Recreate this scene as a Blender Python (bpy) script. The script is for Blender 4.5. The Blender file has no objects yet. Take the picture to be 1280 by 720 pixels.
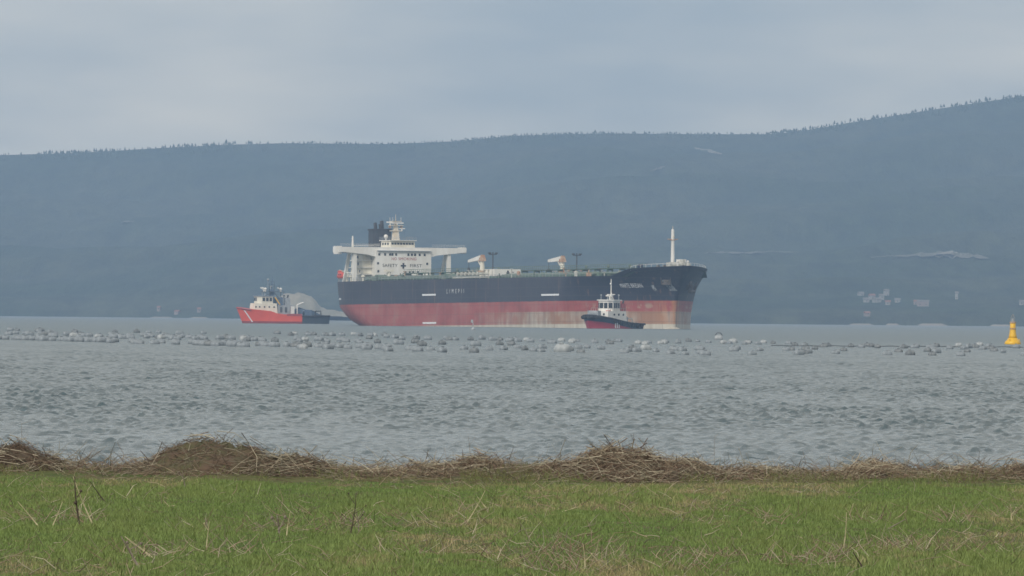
import bpy, math, random
import numpy as np
from mathutils import Matrix, Vector, noise

random.seed(7); rng = np.random.default_rng(7)
R = math.radians
scene = bpy.context.scene
col = scene.collection

# ------------------------------------------------------------------ camera
cam_d = bpy.data.cameras.new('camera'); cam = bpy.data.objects.new('camera', cam_d); col.objects.link(cam)
cam_d.sensor_width = 36.0; cam_d.lens = 360.0
cam_d.clip_start = 1.0; cam_d.clip_end = 80000.0
cam.matrix_world = Matrix.Translation((0, 0, 3.0)) @ Matrix.Rotation(R(90) + 36.8/12800, 4, 'X') @ Matrix.Rotation(0.0095, 4, 'Z')
scene.camera = cam
# ------------------------------------------------------------------ world, sun, exposure
SUN_EL, SUN_AZ = R(33), R(-148)          # azimuth measured clockwise from +Y (the view direction)
w = bpy.data.worlds.new('World'); scene.world = w; w.use_nodes = True
nt = w.node_tree; nt.nodes.clear()
def N(t, kind, **kw):
    n = t.nodes.new(kind)
    for k, v in kw.items():
        if k.startswith('i_'):
            n.inputs[k[2:].replace('_', ' ')].default_value = v
        else:
            setattr(n, k, v)
    return n
wo = N(nt, 'ShaderNodeOutputWorld'); bg = N(nt, 'ShaderNodeBackground'); bg.inputs['Strength'].default_value = 0.10
sky = N(nt, 'ShaderNodeTexSky', sky_type='NISHITA', sun_disc=False)
sky.sun_elevation = SUN_EL; sky.sun_rotation = SUN_AZ; sky.air_density = 1.0; sky.dust_density = 1.5; sky.ozone_density = 1.0
tc = N(nt, 'ShaderNodeTexCoord')
mp = N(nt, 'ShaderNodeMapping'); mp.inputs['Scale'].default_value = (11.0, 11.0, 44.0); mp.inputs['Location'].default_value = (7.7, 0.9, 4.1)
cn = N(nt, 'ShaderNodeTexNoise', i_Scale=1.6, i_Detail=5.0, i_Roughness=0.5)
cr = N(nt, 'ShaderNodeValToRGB'); cr.color_ramp.elements[0].position = 0.34; cr.color_ramp.elements[1].position = 0.70
cr.color_ramp.elements[0].color = (3.7, 3.9, 3.85, 1); cr.color_ramp.elements[1].color = (8.6, 7.6, 6.0, 1)   # cloud deck, grey to pale
mx = N(nt, 'ShaderNodeMix', data_type='RGBA'); mx.inputs['Factor'].default_value = 0.82
nt.links.new(tc.outputs['Generated'], mp.inputs['Vector']); nt.links.new(mp.outputs['Vector'], cn.inputs['Vector'])
nt.links.new(cn.outputs['Fac'], cr.inputs['Fac'])
nt.links.new(sky.outputs['Color'], mx.inputs['A']); nt.links.new(cr.outputs['Color'], mx.inputs['B'])
nt.links.new(mx.outputs['Result'], bg.inputs['Color']); nt.links.new(bg.outputs['Background'], wo.inputs['Surface'])
sd = bpy.data.lights.new('sun', 'SUN'); sd.energy = 1.5; sd.angle = R(12); sd.color = (1.0, 0.94, 0.85)
sun = bpy.data.objects.new('sun', sd); col.objects.link(sun)
sdir = Vector((math.sin(SUN_AZ)*math.cos(SUN_EL), math.cos(SUN_AZ)*math.cos(SUN_EL), math.sin(SUN_EL)))
sun.rotation_euler = sdir.to_track_quat('Z', 'Y').to_euler(); sun.location = (-50, -50, 60)
vs = scene.view_settings
vs.view_transform = 'Standard'; vs.look = 'None'; vs.exposure = 0.46; vs.gamma = 1.0; vs.use_curve_mapping = False
scene.cycles.use_denoising = True
scene.cycles.max_bounces = 6; scene.cycles.volume_bounces = 1
scene.cycles.filter_width = 1.6

# ------------------------------------------------------------------ materials
def mat(name, c1, c2=None, scale=1.0, rough=0.6, detail=4.0, lo=0.35, hi=0.65, bump=0.0, stretch=None, metal=0.0, spec=0.5):
    m = bpy.data.materials.new(name); m.use_nodes = True
    t = m.node_tree; p = t.nodes['Principled BSDF']
    p.inputs['Roughness'].default_value = rough; p.inputs['Metallic'].default_value = metal
    p.inputs['Specular IOR Level'].default_value = spec
    if c2 is None: c2 = tuple(v*0.8 for v in c1)
    tc = N(t, 'ShaderNodeTexCoord'); mp = N(t, 'ShaderNodeMapping')
    mp.inputs['Scale'].default_value = stretch or (1, 1, 1)
    n = N(t, 'ShaderNodeTexNoise', i_Scale=scale, i_Detail=detail, i_Roughness=0.6)
    r = N(t, 'ShaderNodeValToRGB'); e = r.color_ramp.elements
    e[0].position = lo; e[1].position = hi; e[0].color = (*c1, 1); e[1].color = (*c2, 1)
    t.links.new(tc.outputs['Object'], mp.inputs['Vector']); t.links.new(mp.outputs['Vector'], n.inputs['Vector'])
    t.links.new(n.outputs['Fac'], r.inputs['Fac']); t.links.new(r.outputs['Color'], p.inputs['Base Color'])
    if bump:
        b = N(t, 'ShaderNodeBump', i_Strength=bump, i_Distance=0.1)
        t.links.new(n.outputs['Fac'], b.inputs['Height']); t.links.new(b.outputs['Normal'], p.inputs['Normal'])
    return m
M = {}
M['white'] = mat('ship_white_paint', (.82, .81, .78), (.70, .68, .63), .35, .5, stretch=(1, 1, .3))
M['cream'] = mat('ship_cream_paint', (.80, .77, .67), (.64, .60, .50), .5, .55, stretch=(1, 1, .3))
M['glass'] = mat('dark_window_glass', (.015, .02, .025), (.03, .035, .04), .8, .12)
M['black'] = mat('black_paint', (.02, .02, .024), (.035, .035, .04), .6, .5)
M['funnel'] = mat('funnel_dark_paint', (.025, .03, .04), (.045, .05, .06), .5, .5)
M['redpaint'] = mat('red_lettering', (.42, .06, .06), (.36, .08, .08), 1, .5)
M['orange'] = mat('lifeboat_red_orange', (.62, .08, .045), (.5, .07, .05), .9, .45)
M['greendeck'] = mat('green_deck_paint', (.07, .14, .10), (.12, .12, .09), .5, .7)
M['pipe'] = mat('grey_green_pipe_paint', (.10, .17, .13), (.17, .19, .15), .6, .6)
M['palepipe'] = mat('pale_valve_paint', (.55, .56, .52), (.38, .36, .30), .9, .55)
M['rust'] = mat('rusty_cap', (.34, .16, .08), (.5, .4, .3), 1.2, .8)
M['mast'] = mat('buff_mast_paint', (.60, .50, .36), (.68, .66, .60), .6, .55)
M['post'] = mat('dark_post_paint', (.05, .06, .07), (.09, .09, .09), 1, .6)
M['steel'] = mat('anchor_steel', (.06, .06, .06), (.13, .10, .08), 1.5, .6)
M['yellow'] = mat('buoy_yellow', (.82, .50, .012), (.74, .42, .015), 1.6, .4)
M['grey'] = mat('light_grey_paint', (.36, .39, .42), (.26, .28, .30), .9, .5)
M['navy'] = mat('navy_paint', (.018, .03, .07), (.03, .045, .085), .7, .45)
M['rubber'] = mat('black_rubber', (.012, .012, .013), (.03, .03, .03), 2.5, .85)
M['bluegear'] = mat('blue_grey_gear', (.07, .12, .22), (.13, .17, .22), .9, .6)

# ------------------------------------------------------------------ mesh helpers
class MB:
    def __init__(self): self.v = []; self.f = []
    def add(self, vs, fs):
        o = len(self.v); self.v += [tuple(map(float, p)) for p in vs]; self.f += [tuple(i+o for i in f) for f in fs]; return self
    def box(self, x0, x1, y0, y1, z0, z1, tx=0.0, ty=0.0):
        """tx, ty: how far the top is drawn in on each side"""
        return self.add([(x0, y0, z0), (x1, y0, z0), (x1, y1, z0), (x0, y1, z0),
                         (x0+tx, y0+ty, z1), (x1-tx, y0+ty, z1), (x1-tx, y1-ty, z1), (x0+tx, y1-ty, z1)],
                        [(3, 2, 1, 0), (4, 5, 6, 7), (0, 1, 5, 4), (1, 2, 6, 5), (2, 3, 7, 6), (3, 0, 4, 7)])
    def cyl(self, p0, p1, r0, r1=None, n=8, caps=True):
        r1 = r0 if r1 is None else r1
        p0, p1 = Vector(p0), Vector(p1); d = (p1-p0)
        if d.length < 1e-6: return self
        d.normalize(); a = d.orthogonal().normalized(); b = d.cross(a)
        vs = []
        for p, r in ((p0, r0), (p1, r1)):
            for i in range(n):
                t = 2*math.pi*i/n; vs.append(p + a*(r*math.cos(t)) + b*(r*math.sin(t)))
        fs = [(i, (i+1) % n, n+(i+1) % n, n+i) for i in range(n)]
        if caps: fs += [tuple(range(n-1, -1, -1)), tuple(range(n, 2*n))]
        return self.add(vs, fs)
    def tube(self, pts, r, n=5):
        for i in range(len(pts)-1):
            self.cyl(pts[i], pts[i+1], r if not hasattr(r, '__len__') else r[i], r if not hasattr(r, '__len__') else r[i+1], n)
        return self
    def lathe(self, prof, c=(0, 0, 0), n=16, axis='z'):
        vs = []; k = len(prof)
        for r, h in prof:
            for i in range(n):
                t = 2*math.pi*i/n; x, y = r*math.cos(t), r*math.sin(t)
                p = (x, y, h) if axis == 'z' else (h, x, y)
                vs.append((c[0]+p[0], c[1]+p[1], c[2]+p[2]))
        fs = [(j*n+i, j*n+(i+1) % n, (j+1)*n+(i+1) % n, (j+1)*n+i) for j in range(k-1) for i in range(n)]
        fs += [tuple(range(n-1, -1, -1)), tuple(range((k-1)*n, k*n))]
        return self.add(vs, fs)
    def ball(self, c, r, n=10, sz=1.0):
        m = max(4, n//2)
        prof = [(max(1e-3, r*math.sin(math.pi*j/m)), -r*sz*math.cos(math.pi*j/m)) for j in range(m+1)]
        return self.lathe(prof, c, n)
    def prism(self, poly, a0, a1, axis='x'):
        n = len(poly)
        f = (lambda p, a: (a, p[0], p[1])) if axis == 'x' else (lambda p, a: (p[0], a, p[1])) if axis == 'y' else (lambda p, a: (p[0], p[1], a))
        vs = [f(p, a0) for p in poly] + [f(p, a1) for p in poly]
        fs = [(i, (i+1) % n, n+(i+1) % n, n+i) for i in range(n)] + [tuple(range(n-1, -1, -1)), tuple(range(n, 2*n))]
        return self.add(vs, fs)
    def grid(self, rows):
        n = len(rows[0]); vs = [p for r in rows for p in r]
        fs = [(j*n+i, j*n+i+1, (j+1)*n+i+1, (j+1)*n+i) for j in range(len(rows)-1) for i in range(n-1)]
        return self.add(vs, fs)
    def build(self, name, m, parent=None, dz=0.0, smooth=False, fix=True):
        me = bpy.data.meshes.new(name)
        me.from_pydata([(x, y, z+dz) for x, y, z in self.v], [], self.f)
        if fix:
            import bmesh
            bm = bmesh.new(); bm.from_mesh(me); bmesh.ops.recalc_face_normals(bm, faces=bm.faces); bm.to_mesh(me); bm.free()
        if smooth:
            me.polygons.foreach_set('use_smooth', [True]*len(me.polygons))
        ms = m if isinstance(m, (list, tuple)) else [m]
        for q in ms: me.materials.append(M[q] if isinstance(q, str) else q)
        o = bpy.data.objects.new(name, me); col.objects.link(o)
        if parent: o.parent = parent
        return o
def np_mesh(name, verts, faces, m, colors=None, smooth=False):
    """big meshes: verts (n,3), faces (k,3) or (k,4) arrays"""
    me = bpy.data.meshes.new(name); k, q = faces.shape
    me.vertices.add(len(verts)); me.vertices.foreach_set('co', verts.astype(np.float32).ravel())
    me.loops.add(k*q); me.loops.foreach_set('vertex_index', faces.astype(np.int32).ravel())
    me.polygons.add(k); me.polygons.foreach_set('loop_start', np.arange(0, k*q, q, dtype=np.int32))
    me.polygons.foreach_set('loop_total', np.full(k, q, dtype=np.int32))
    if smooth: me.polygons.foreach_set('use_smooth', np.ones(k, dtype=bool))
    if colors is not None:
        a = me.color_attributes.new('tone', 'FLOAT_COLOR', 'POINT')
        a.data.foreach_set('color', np.hstack([colors, np.ones((len(colors), 1))]).astype(np.float32).ravel())
    me.update(calc_edges=True); me.materials.append(M[m] if isinstance(m, str) else m)
    o = bpy.data.objects.new(name, me); col.objects.link(o); return o
def tag(o, label=None, cat=None, group=None, kind=None):
    if label: o['label'] = label
    if cat: o['category'] = cat
    if group: o['group'] = group
    if kind: o['kind'] = kind
    return o
def empty(name, loc, rz=0.0, ry=0.0):
    o = bpy.data.objects.new(name, None); col.objects.link(o); o.empty_display_size = 0.3
    o.matrix_world = Matrix.Translation(loc) @ Matrix.Rotation(rz, 4, 'Z') @ Matrix.Rotation(ry, 4, 'Y'); return o
def text_mesh(body, size, spacing=1.0):
    c = bpy.data.curves.new('t', 'FONT'); c.body = body; c.size = size; c.align_x = 'CENTER'; c.align_y = 'CENTER'; c.space_character = spacing
    o = bpy.data.objects.new('t', c); col.objects.link(o)
    dg = bpy.context.evaluated_depsgraph_get(); me = bpy.data.meshes.new_from_object(o.evaluated_get(dg))
    vs = [tuple(v.co) for v in me.vertices]; fs = [tuple(p.vertices) for p in me.polygons]
    bpy.data.objects.remove(o); bpy.data.curves.remove(c); bpy.data.meshes.remove(me); return vs, fs
def fbm(x, y, z=0.0, o=4): return noise.fractal(Vector((x, y, z)), 1.0, 2.0, o)

# ------------------------------------------------------------------ far hills
SHX = [-3000, -365, -200, 0, 250, 365, 3000]; SHY = [9800, 8600, 8000, 7350, 7250, 7350, 7800]
RPX = np.array([-2600, -1200, -500, 0, 100, 200, 280, 350, 480, 560, 640, 700, 760, 880, 960, 1000, 1060, 1130, 1200, 1280, 1500, 2000, 3000])
RPY = np.array([250, 215, 200, 193, 190, 184, 180, 178, 179, 176, 168.5, 166.5, 165.5, 166.5, 166.5, 162.5, 152, 141, 130, 118, 95, 70, 90])
REL = (396.8 + .0095*np.clip(RPX-640, -900, 900) - RPY)/12800.0
YR = 13200.0
def ridge_el(px): return float(np.interp(px, RPX, REL))
def shore_y(X): return float(np.interp(X, SHX, SHY)) + 60*fbm(X*.004, 3.3)
def terrain(X, Y):
    ys = shore_y(X); u = (Y-ys)/(YR-ys)
    el = ridge_el(640 + X/Y*12800)
    if u <= 0: return -4.0 + 0*u
    if u <= 1:
        g = 0.035*min(1, u/.012) + 0.965*(u**1.05)
        z = 3.0*min(1, u*8) + Y*el*g
        z += (30*fbm(X*.0016, Y*.0011) + 8*fbm(X*.006, Y*.004))*min(1, u*3)*min(1, (1-u)*6+.0)
    else:
        z = 3.0 + YR*el*(1 - 1.6*(u-1)**1.5)
    return z
xs = sorted(set([round(v) for v in np.concatenate([np.linspace(-3000, -760, 24), np.linspace(-740, 740, 120), np.linspace(760, 3000, 24)])]))
rows = []
for j in range(66):
    r = []
    for X in xs:
        ys = shore_y(X); u = -0.03 + 1.28*(j/65.0)**1.25
        Y = ys + u*(YR-ys); r.append((X, Y, terrain(X, Y)))
    rows.append(r)
m = bpy.data.materials.new('maquis_hillside'); m.use_nodes = True; t = m.node_tree; p = t.nodes['Principled BSDF']; M['hill'] = m
p.inputs['Roughness'].default_value = .95; p.inputs['Specular IOR Level'].default_value = .1
tc = N(t, 'ShaderNodeTexCoord')
def hn(scale, st, det, ro):
    mp = N(t, 'ShaderNodeMapping'); mp.inputs['Scale'].default_value = st
    n = N(t, 'ShaderNodeTexNoise', i_Scale=scale, i_Detail=det, i_Roughness=ro)
    t.links.new(tc.outputs['Object'], mp.inputs['Vector']); t.links.new(mp.outputs['Vector'], n.inputs['Vector']); return n
big = hn(.0045, (1, .35, 1), 4, .5); tre = hn(.045, (1, .12, 1), 6, .7)
r1 = N(t, 'ShaderNodeValToRGB'); e = r1.color_ramp.elements; e[0].position = .40; e[1].position = .62; e[0].color = (.030, .046, .024, 1); e[1].color = (.052, .062, .038, 1)
r2 = N(t, 'ShaderNodeValToRGB'); e = r2.color_ramp.elements; e[0].position = .36; e[1].position = .66; e[0].color = (.6, .62, .64, 1); e[1].color = (1.4, 1.35, 1.25, 1)
mm = N(t, 'ShaderNodeMix', data_type='RGBA', blend_type='MULTIPLY'); mm.inputs['Factor'].default_value = 1.0
t.links.new(big.outputs['Fac'], r1.inputs['Fac']); t.links.new(tre.outputs['Fac'], r2.inputs['Fac'])
t.links.new(r1.outputs['Color'], mm.inputs['A']); t.links.new(r2.outputs['Color'], mm.inputs['B']); t.links.new(mm.outputs['Result'], p.inputs['Base Color'])
bp = N(t, 'ShaderNodeBump', i_Strength=.8, i_Distance=6.0); t.links.new(tre.outputs['Fac'], bp.inputs['Height']); t.links.new(bp.outputs['Normal'], p.inputs['Normal'])
hills = MB().grid(rows).build('hills', 'hill', smooth=True, fix=False); tag(hills, kind='structure')

def px_ground(px, Y): return (px-640)/12800.0*Y      # lateral place of a bearing at a given range
# forest on the slopes and ridge: small conifers, one mesh
def cone_tree(x, y, z, h, r):
    n = 6; vs = []; fs = []
    for (rr, hh) in ((r*.95, .10*h), (r, .22*h), (r*.62, .55*h), (r*.25, .85*h)):
        for i in range(n):
            t = 2*math.pi*(i+random.random()*.5)/n; q = rr*random.uniform(.7, 1.2)
            vs.append((x+q*math.cos(t), y+q*math.sin(t), z+hh*random.uniform(.9, 1.1)))
    vs.append((x, y, z+h))
    for j in range(3): fs += [(j*n+i, j*n+(i+1) % n, (j+1)*n+(i+1) % n, (j+1)*n+i) for i in range(n)]
    fs += [(3*n+i, 3*n+(i+1) % n, 4*n) for i in range(n)]
    return vs, fs
M['tree'] = mat('dark_conifer', (.028, .045, .020), (.050, .062, .032), .05, .9)
fm = MB()
for i in range(3000):
    X = random.uniform(-760, 760); Y = YR*random.uniform(.985, 1.008)
    px = 640 + X/Y*12800
    dens = .72 + .8*fbm(X*.012, 7.7)
    if random.random() > dens: continue
    h = random.uniform(2.2, 4.2) * (1.25 if (px > 960 or px < 330) else .85)
    fm.add(*cone_tree(X, Y, terrain(X, Y)-.4, h, h*random.uniform(.22, .38)))
tag(fm.build('ridge_woods', 'tree', smooth=False, fix=False), 'thin dark woods along the far hazy ridge', 'woods', kind='stuff')
# lone trees that stand out on the skyline
M['trunk'] = mat('conifer_trunk', (.07, .05, .035), (.11, .08, .06), .5, .9)
for px, h, txt in ((281, 6.6, 'tall thin lone conifer on the low left part of the ridge'), (229, 4.6, 'small dark conifer on the ridge left of the tall thin one'),
                   (1041, 5.4, 'dark conifer at the foot of the rising right ridge'), (1061, 5.2, 'pointed conifer partway up the rising right ridge'),
                   (1230, 6.0, 'dark bushy conifer high on the ridge near the right edge'), (978, 4.6, 'small conifer in the saddle right of the long flat ridge'),
                   (742, 4.2, 'low round conifer on the flat ridge above the tanker bow')):
    Y = YR; X = px_ground(px, Y); z = terrain(X, Y)
    t = empty('conifer_tree', (X, Y, z-.3)); tag(t, txt, 'tree', 'trees on the far skyline')
    MB().cyl((0, 0, 0), (0, 0, h*.5), .22, .1, 6).build('trunk', 'trunk', t)
    c = MB()
    for k in range(5): c.add(*cone_tree(random.uniform(-.3, .3), random.uniform(-.3, .3), h*.13*k, h*(1-.13*k), h*(.30-.045*k)))
    c.build('crown', 'tree', t, fix=False)
# bare clearings draped on the slope
M['bare'] = mat('bare_pale_rock', (.26, .24, .20), (.13, .13, .10), .03, .9)
M['dullbare'] = mat('dull_bare_earth', (.13, .125, .10), (.075, .08, .055), .03, .9)
def slope_point(px, py):
    """the place on the terrain seen along a bearing and an elevation"""
    el = (396.8 + .0095*(px-640) - py)/12800.0
    lo = None; Y = 7100.0
    while Y < YR:
        X = px_ground(px, Y)
        if terrain(X, Y) - 3.0 >= el*Y: return X, Y
        Y += 8.0
    return px_ground(px, YR-60), YR-60
def clearing(pts, m, name='clearing'):
    """pts: (px, py, half thickness px) along a scar"""
    a, b = [], []; q = np.array(pts); n = 4*(len(pts)-1)
    for k in range(n+1):
        px, py, hpx = (float(np.interp(k/4.0, np.arange(len(pts)), q[:, c])) for c in range(3)); hpx *= random.uniform(.35, 1.25); py += random.uniform(-.4, .4)
        for sgn, L in ((-1, a), (1, b)):
            X, Y = slope_point(px, py+sgn*hpx); L.append((X, Y, terrain(X, Y)+1.0))
    o = MB().grid([b, a]).build(name, m, fix=False); tag(o, kind='structure'); return o
clearing([(866, 186, .6), (876, 188, 1.6), (888, 190.5, 1.8), (896, 192.5, 1.6), (901, 194, .5)], 'bare')
clearing([(811, 215, .5), (817, 213, 1.6), (824, 211, 2.0), (830, 209, .6)], 'dullbare')
clearing([(1088, 323, .4), (1110, 322, 1.0), (1140, 321, 1.6), (1162, 320, 3.0), (1185, 319.5, 4.5), (1206, 321, 3.6), (1226, 323, 1.8), (1236, 324.5, .5)], 'dullbare')
clearing([(1166, 320, .6), (1176, 318.5, 1.8), (1188, 318, 2.4), (1198, 319, 1.8), (1208, 320.5, .5)], 'bare')
clearing([(880, 318, .4), (900, 317, 1.2), (930, 318, 1.2), (962, 316, .9), (1000, 317, .4)], 'dullbare')
clearing([(150, 279, .4), (160, 278, .9), (170, 277.5, .4)], 'dullbare')
# pale beach strips at the far waterline
M['beach'] = mat('pale_beach', (.34, .30, .26), (.24, .22, .19), .05, .9)
def beach(pxa, pxb, hgt=.9):
    a, b = [], []
    for k in range(7):
        px = pxa + (pxb-pxa)*k/6.0; Y = shore_y(px_ground(px, 7300)) + 12; X = px_ground(px, Y)
        a.append((X, Y-26, .05)); b.append((X, Y+10, terrain(X, Y+10)*.0 + hgt*(1 if 0 < k < 6 else .3)))
    tag(MB().grid([a, b]).build('beach', 'beach', fix=False), kind='structure')
beach(1062, 1092, 1.0); beach(1108, 1125, 1.2); beach(1148, 1184, 1.5); beach(1238, 1266, 1.2); beach(188, 216, .8); beach(238, 260, .9)
# the pale quarried headland seen over the red tug's deck
M['headland'] = mat('grey_beige_quarry_rock', (.33, .30, .24), (.22, .22, .18), .06, .9, detail=6, bump=.4)
hp = [(-34, 0), (-28, 4), (-22, 9.5), (-13, 14.5), (-5, 17.0), (2, 17.0), (8, 15.6), (12, 13.0), (14.5, 9.0), (18, 7.4), (28, 6.2), (40, 4.8), (52, 2.6), (60, 0)]
rows = []
for j in range(12):
    v = j/11.0; r = []
    for k in range(60):
        x = -34 + 94*k/59.0; h = float(np.interp(x, [p[0] for p in hp], [p[1] for p in hp]))
        r.append((x, -22+70*v, h*math.sin(math.pi*min(1, .06+v*1.0))**.45*(1+.13*fbm(x*.2, v*6)) - .4))
    rows.append(r)
hl = MB().grid(rows).build('headland', 'headland', smooth=True, fix=False); hl.location = (-136.5, 6500, 0); tag(hl, kind='structure')

# houses along the far shore
M['wallw'] = mat('whitewashed_wall', (.33, .32, .30), (.22, .22, .20), .3, .8)
M['wallp'] = mat('pink_rendered_wall', (.28, .23, .21), (.21, .18, .16), .3, .8)
M['roof'] = mat('terracotta_roof', (.26, .13, .10), (.20, .11, .08), .4, .85)
M['roofg'] = mat('grey_roof', (.20, .19, .18), (.15, .14, .14), .4, .85)
def house(px, up, wd, hh, wall, roof, label, Yoff=90, dp=8.0):
    """up: height of the doorstep above the sea"""
    Y = shore_y(px_ground(px, 7400)) + Yoff; X = px_ground(px, Y)
    for k in range(300):
        if terrain(X, Y) >= up: break
        Y += 4; X = px_ground(px, Y)
    z = terrain(X, Y); wd *= .8; hh *= .75; dp *= .8
    h = empty('house', (X, Y, z-1.0), random.uniform(-.3, .3)); tag(h, label, 'house', 'houses along the far shore')
    MB().box(-wd/2, wd/2, -dp/2, dp/2, 0, hh+1).build('wall', wall, h)
    MB().prism([(-dp/2-.4, hh+1), (dp/2+.4, hh+1), (0, hh+1+dp*.22)], -wd/2-.4, wd/2+.4, 'x').build('roof', roof, h)
    n = max(1, int(wd/3.6))
    for k in range(n):
        c = -wd/2 + wd*(k+.5)/n
        MB().box(c-.3, c+.3, -dp/2-.06, -dp/2+.02, 1.9, 2.6).build('window', 'glass', h)
for px, up, wd, hh, wall, roof, lab in (
    (1076, 22, 4.5, 3.2, 'wallw', 'roofg', 'small white house at the left end of the pale hillside hamlet'),
    (1083, 17, 5.5, 3.4, 'wallw', 'roofg', 'low white house below the left end of the hillside hamlet'),
    (1090, 20, 5.0, 3.6, 'wallw', 'roof', 'white house with red roof, third from the left of the hamlet'),
    (1096, 17, 7.0, 3.4, 'wallw', 'roofg', 'wide white house at the middle of the hamlet, lower row'),
    (1102, 20, 4.4, 3.4, 'wallw', 'roofg', 'white house above the wide one in the hamlet'),
    (1108, 22, 3.6, 6.4, 'wallw', 'roofg', 'tallest narrow white house of the pale hillside hamlet'),
    (1110, 15, 4.6, 3.2, 'wallw', 'roof', 'small white house right below the tallest one of the hamlet'),
    (1122, 17, 5.0, 3.0, 'wallw', 'roofg', 'lone white house just right of the hillside hamlet'),
    (1154, 14.5, 11.0, 4.4, 'wallp', 'roofg', 'broad pinkish building low on the right shore'),
    (1146, 15.5, 4.5, 3.4, 'wallp', 'roof', 'small pink house against the left end of the broad pinkish building'),
    (1196, 20, 2.6, 6.4, 'wallw', 'roofg', 'slim pale tower house right of the broad pinkish building'),
    (1084, 2.5, 4.2, 2.2, 'wallp', 'roof', 'tiny pinkish shed at the right waterline under the hamlet'),
    (1277, 16, 4.0, 3.2, 'wallw', 'roofg', 'pale house at the far right edge behind the yellow buoy'),
    (199, 6, 2.8, 3.0, 'wallp', 'roof', 'reddish house on the left shore, leftmost of three'),
    (222, 3.5, 4.2, 2.0, 'wallp', 'roof', 'low reddish house on the left shore, middle of three'),
    (249, 5, 3.4, 3.0, 'wallp', 'roof', 'red-roofed house on the left shore nearest the red tug')):
    house(px, up, wd, hh, wall, roof, lab)

# ------------------------------------------------------------------ sea
ys = [180.0]
while ys[-1] < 12500:
    y = ys[-1]; d = .32 if y < 480 else .32*(y/480)**1.1 if y < 900 else .64*(y/900)**2.3
    ys.append(y+min(d, 300))
ys = np.array(ys)
uin = np.linspace(-1, 1, 420); outer = np.array([1.03, 1.1, 1.3, 1.8, 3.0, 6.0, 14.0, 40.0])
u = np.concatenate([-outer[::-1], uin, outer])
half = .058*ys + 2.5
lim = np.minimum(40.0, 6000.0/half)
GX = half[:, None]*np.where(np.abs(u)[None, :] > 1, np.sign(u)[None, :]*(1+(np.abs(u)[None, :]-1)*(lim[:, None]-1)/39.0), u[None, :])
GY = np.repeat(ys[:, None], len(u), 1)
Z = np.zeros_like(GX)
wr = np.random.default_rng(3)
env = .97 + .10*np.sin(GY*.045+.10*GX+2.0*np.sin(GX*.07+GY*.012)) + .16*np.sin(GX*.11+GY*.017+1.0)*np.sin(GY*.029-GX*.05) + .16*np.sin(GX*.31-GY*.05)*np.sin(GY*.083+GX*.2)
for k in range(72):
    lam = .64*(3.2**wr.random()); th = wr.normal(0, 1.0) + .2; kk = 2*math.pi/lam
    dx_, dy_ = math.sin(th), -math.cos(th)
    amp = .0047*lam**.5*wr.uniform(.5, 1.3)
    ph = kk*(dx_*GX + dy_*GY) + wr.random()*6.28
    fade = np.clip((lam/ (np.maximum(np.gradient(ys), .30)*1.6))[:, None]-.6, 0, 1)
    s = np.sin(ph); Z += fade*amp*(s + .30*np.cos(2*ph))
for k in range(44):                       # short cross chop that breaks the crests up
    lam = wr.uniform(.32, .8); th = wr.choice([-1, 1])*wr.uniform(.95, 1.4); kk = 2*math.pi/lam
    ph = kk*(math.sin(th)*GX - math.cos(th)*GY) + wr.random()*6.28
    fade = np.clip((lam/(half/210.0*2.4))[:, None]-.5, 0, 1)
    Z += fade*.0031*np.sin(ph)*wr.uniform(.6, 1.3)
Z *= env
Z += 2.0*np.clip(Z, -.12, .2)*np.abs(np.clip(Z, -.12, .2))*(Z > 0)
Z *= np.clip((1.25-np.abs(u))*6, 0, 1)[None, :]
V = np.stack([GX, GY, Z], -1).reshape(-1, 3); nr, nc = GX.shape
idx = np.arange(nr*nc).reshape(nr, nc)
Fq = np.stack([idx[:-1, :-1], idx[:-1, 1:], idx[1:, 1:], idx[1:, :-1]], -1).reshape(-1, 4)
m = bpy.data.materials.new('sea_water'); m.use_nodes = True; t = m.node_tree; p = t.nodes['Principled BSDF']; M['sea'] = m
p.inputs['Base Color'].default_value = (.046, .088, .108, 1); p.inputs['Roughness'].default_value = .2; p.inputs['IOR'].default_value = 1.33
tc = N(t, 'ShaderNodeTexCoord')
def wnoise(scale, st, det=4.0):
    mp = N(t, 'ShaderNodeMapping'); mp.inputs['Scale'].default_value = st
    n = N(t, 'ShaderNodeTexNoise', i_Scale=scale, i_Detail=det, i_Roughness=.6)
    t.links.new(tc.outputs['Object'], mp.inputs['Vector']); t.links.new(mp.outputs['Vector'], n.inputs['Vector']); return n
n1 = wnoise(1.1, (1, .8, 1)); n2 = wnoise(.30, (.55, 1, 1), 4.0)
b1 = N(t, 'ShaderNodeBump', i_Strength=.5, i_Distance=.13); b2 = N(t, 'ShaderNodeBump', i_Distance=1.3)
# the swell is real geometry nearby; where the mesh gets too coarse to carry it, relief takes over
sp = N(t, 'ShaderNodeSeparateXYZ'); t.links.new(tc.outputs['Object'], sp.inputs[0])
mr = N(t, 'ShaderNodeMapRange'); mr.inputs['From Min'].default_value = 450; mr.inputs['From Max'].default_value = 1500; mr.inputs['To Min'].default_value = .12; mr.inputs['To Max'].default_value = .9
t.links.new(sp.outputs['Y'], mr.inputs['Value']); t.links.new(mr.outputs['Result'], b2.inputs['Strength'])
rr_ = N(t, 'ShaderNodeMapRange'); rr_.inputs['From Min'].default_value = 300; rr_.inputs['From Max'].default_value = 1600; rr_.inputs['To Min'].default_value = .2; rr_.inputs['To Max'].default_value = .31
t.links.new(sp.outputs['Y'], rr_.inputs['Value']); t.links.new(rr_.outputs['Result'], p.inputs['Roughness'])
t.links.new(n1.outputs['Fac'], b1.inputs['Height']); t.links.new(n2.outputs['Fac'], b2.inputs['Height'])
t.links.new(b2.outputs['Normal'], b1.inputs['Normal']); t.links.new(b1.outputs['Normal'], p.inputs['Normal'])
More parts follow.
